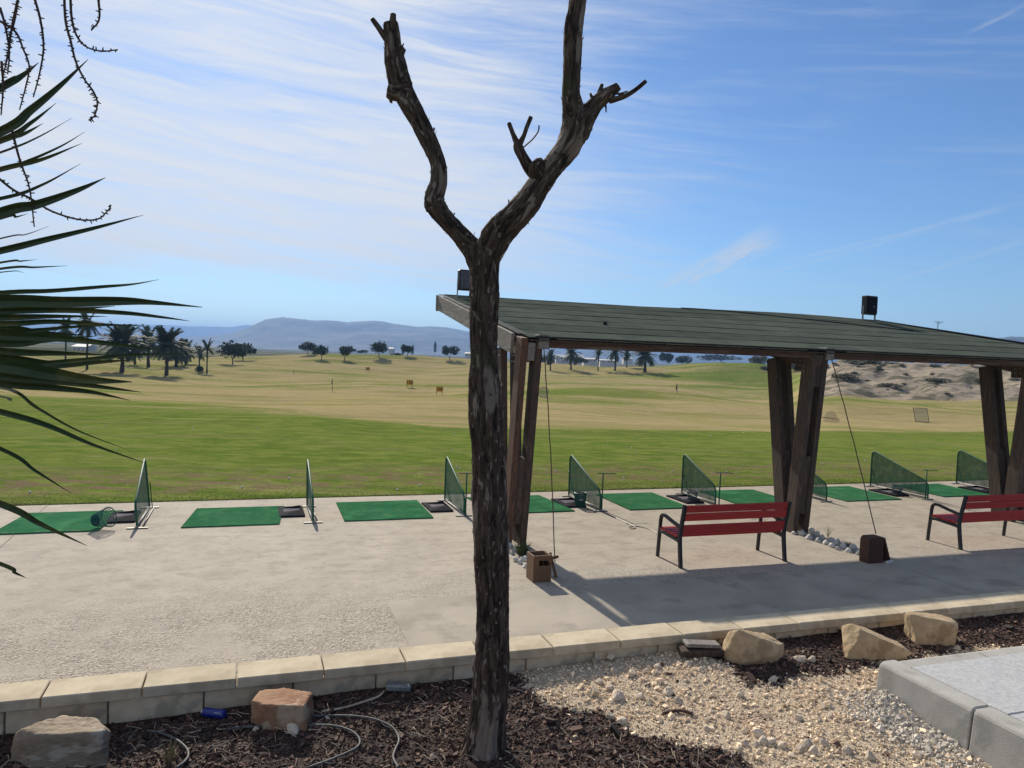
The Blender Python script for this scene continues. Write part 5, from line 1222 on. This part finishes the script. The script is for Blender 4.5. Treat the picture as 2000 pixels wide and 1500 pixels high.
BL = [([(0, 172), (40, 150), (76, 122)], 20, UP, 2.0), ([(0, 258), (60, 215), (120, 165), (172, 116)], 24, UP, 1.95), ([(0, 275), (60, 240), (110, 201)], 14, UP, 2.1), ([(0, 276), (45, 262), (84, 241)], 14, UP, 2.05),
      ([(0, 298), (70, 270), (140, 231)], 6, UP, 2.1), ([(0, 332), (60, 312), (120, 285), (165, 258)], 9, UP, 2.15), ([(0, 331), (80, 312), (160, 280)], 14, UP, 2.0), ([(0, 388), (80, 362), (157, 320)], 10, UP, 2.1), ([(0, 416), (70, 400), (150, 372), (206, 347)], 28, MID, 1.95),
      ([(0, 427), (30, 424), (55, 417)], 7, MID, 2.2), ([(0, 466), (50, 458), (95, 442)], 4, MID, 2.2), ([(0, 490), (90, 468), (190, 444), (280, 420)], 19, MID, 1.95), ([(0, 513), (40, 510), (72, 507)], 6, MID, 2.2), ([(0, 525), (70, 522), (132, 519)], 7, MID, 2.2), ([(0, 532), (47, 532)], 3, MID, 2.2),
      ([(0, 572), (100, 568), (200, 560), (260, 555), (310, 546)], 13, MID, 2.05), ([(0, 588), (120, 590), (235, 588), (300, 591), (395, 600)], 34, MID, 1.9), ([(0, 608), (120, 606), (240, 611), (320, 620), (370, 627)], 17, MID, 1.95), ([(0, 632), (100, 628), (200, 634), (280, 636)], 16, MID, 2.0), ([(0, 600), (100, 606), (225, 598)], 22, MID, 2.1),
      ([(0, 648), (70, 645), (150, 638), (222, 636)], 14, MID, 2.1), ([(0, 655), (110, 660), (220, 672), (311, 684)], 24, MID, 1.95), ([(0, 670), (90, 664), (190, 656)], 22, MID, 2.1), ([(0, 685), (110, 690), (215, 693)], 20, MID, 2.0), ([(0, 712), (130, 706), (250, 694), (370, 691)], 16, LO, 1.95), ([(0, 700), (100, 712), (180, 708), (260, 703)], 26, LO, 2.1),
      ([(0, 712), (90, 728), (180, 742), (258, 746)], 44, LO, 1.9), ([(0, 735), (110, 745), (200, 756), (276, 766)], 22, LO, 1.95), ([(0, 748), (100, 757), (180, 766), (254, 782)], 22, LO, 2.05),
      ([(0, 804), (90, 830), (180, 868), (285, 905)], 17, LO, 1.85), ([(0, 755), (70, 795), (150, 840), (261, 883)], 9, LO, 1.9), ([(0, 876), (70, 920), (140, 964)], 11, LO, 1.9), ([(0, 984), (80, 1024), (170, 1066)], 19, (-260, 800), 1.85), ([(0, 1101), (28, 1118), (52, 1129)], 11, (-260, 900), 1.9),
      ([(0, 640), (80, 650), (170, 655)], 20, MID, 2.15), ([(0, 620), (90, 618), (210, 618)], 18, MID, 2.2), ([(0, 728), (80, 735), (150, 733)], 30, LO, 2.2)]
for P, w, root, D0 in BL: blade(P, w, D0, root=root)
blade([(0, 757), (40, 772), (85, 802)], 7, 1.88, 'palm_dry', LO); blade([(0, 774), (15, 780), (28, 786)], 5, 1.88, 'palm_dry', LO)
for ro in (UP, MID, LO, (-260, 800), (-260, 900)):
    a = atD(ro[0], ro[1], 2.0); b = MB(); b.tube([hub, hub.lerp(a, .5) + Vector((0, 0, .06)), a], [.022, .014, .016], 8); o = b.build('leaf_stem', MT['palm_leaf'], fp); o.location = -PB
def strand(P, D, w=4.2):
    S_ = spline([(p[0], p[1], 0) for p in P], 8); pts = [atD(r[0], r[1], D) for r in S_]; b = MB(); m_ = len(pts)
    b.tube(pts, [w * .5 * D / F * (1 - .55 * i / m_) for i in range(m_)], 6); acc = 0
    for i in range(1, m_):
        d = pts[i] - pts[i - 1]; n_ = max(1, int(d.length / .0075))
        for k in range(n_):
            p = pts[i - 1].lerp(pts[i], k / n_); v_ = Vector((random.uniform(-1, 1), random.uniform(-1, 1), random.uniform(-.5, .5))); v_ = (v_ - d.normalized() * v_.dot(d.normalized())).normalized()
            b.tube([p, p + v_ * random.uniform(.005, .012)], [.0028, .0012], 3, False)
    o = b.build('flower_stalk', MT['stalk'], fp); o.location = -PB
for k, P in enumerate(([(125, -20), (128, 40), (138, 80), (148, 120), (165, 155), (182, 178), (190, 200), (185, 225), (173, 235)], [(137, -20), (140, 35), (150, 70), (170, 92), (200, 100), (230, 97)], [(190, -20), (194, 35), (178, 60)],
          [(62, -20), (78, 35), (85, 90), (78, 140), (65, 190)], [(38, -20), (28, 40), (20, 70), (15, 110), (5, 150)], [(-20, 30), (28, 60), (45, 95), (57, 130), (50, 170), (38, 215)], [(0, 15), (10, 50), (18, 100), (15, 145)],
          [(20, 240), (35, 300), (45, 330), (58, 370), (67, 443)], [(-10, 342), (25, 370), (60, 388), (100, 412), (150, 428), (190, 428), (210, 412), (217, 400)], [(3, 120), (6, 170), (2, 225)], [(40, -20), (30, 20), (22, 60), (18, 90), (10, 130)])):
    strand(P, 1.95 + .05 * (k % 3), 5)
a = atD(-120, -120, 2.0); b = MB(); b.tube([hub, hub.lerp(a, .6) + Vector((0, 0, .2)), a, atD(40, -60, 2.0), atD(120, -30, 2.0), atD(190, -25, 2.0)], [.02, .016, .012, .008, .006, .004], 8); o = b.build('flower_stem', MT['stalk'], fp); o.location = -PB

# rough grass tufts along the turf edge and over the first metres of the range
def tufts(n):
    x = RNG.uniform(-14, 30, n); y = 14.87 + RNG.exponential(.5, n); y[: n // 3] = 14.87 + RNG.uniform(0, .06, n // 3); k = y < 24; x, y = x[k], y[k]; n = len(x)
    z = terrain(x, y); h = RNG.uniform(.006, .022, n) * np.where(y < 14.95, 1.7, 1.); a = RNG.uniform(0, 6.28, n); w = RNG.uniform(.004, .010, n); l = RNG.normal(0, .02, (n, 2))
    p0 = np.stack([x - np.cos(a) * w, y - np.sin(a) * w, z - .01], -1); p1 = np.stack([x + np.cos(a) * w, y + np.sin(a) * w, z - .01], -1); p2 = np.stack([x + l[:, 0], y + l[:, 1], z + h], -1)
    v = np.stack([p0, p1, p2], 1).reshape(-1, 3); mt = material('mown_grass', (.10, .145, .035), (.20, .175, .075), .7, .8, island=.4)
    tag(mesh_obj('grass', np_mesh('grass', v, np.arange(n * 3).reshape(-1, 3), mt)), kind='stuff')
tufts(60000)
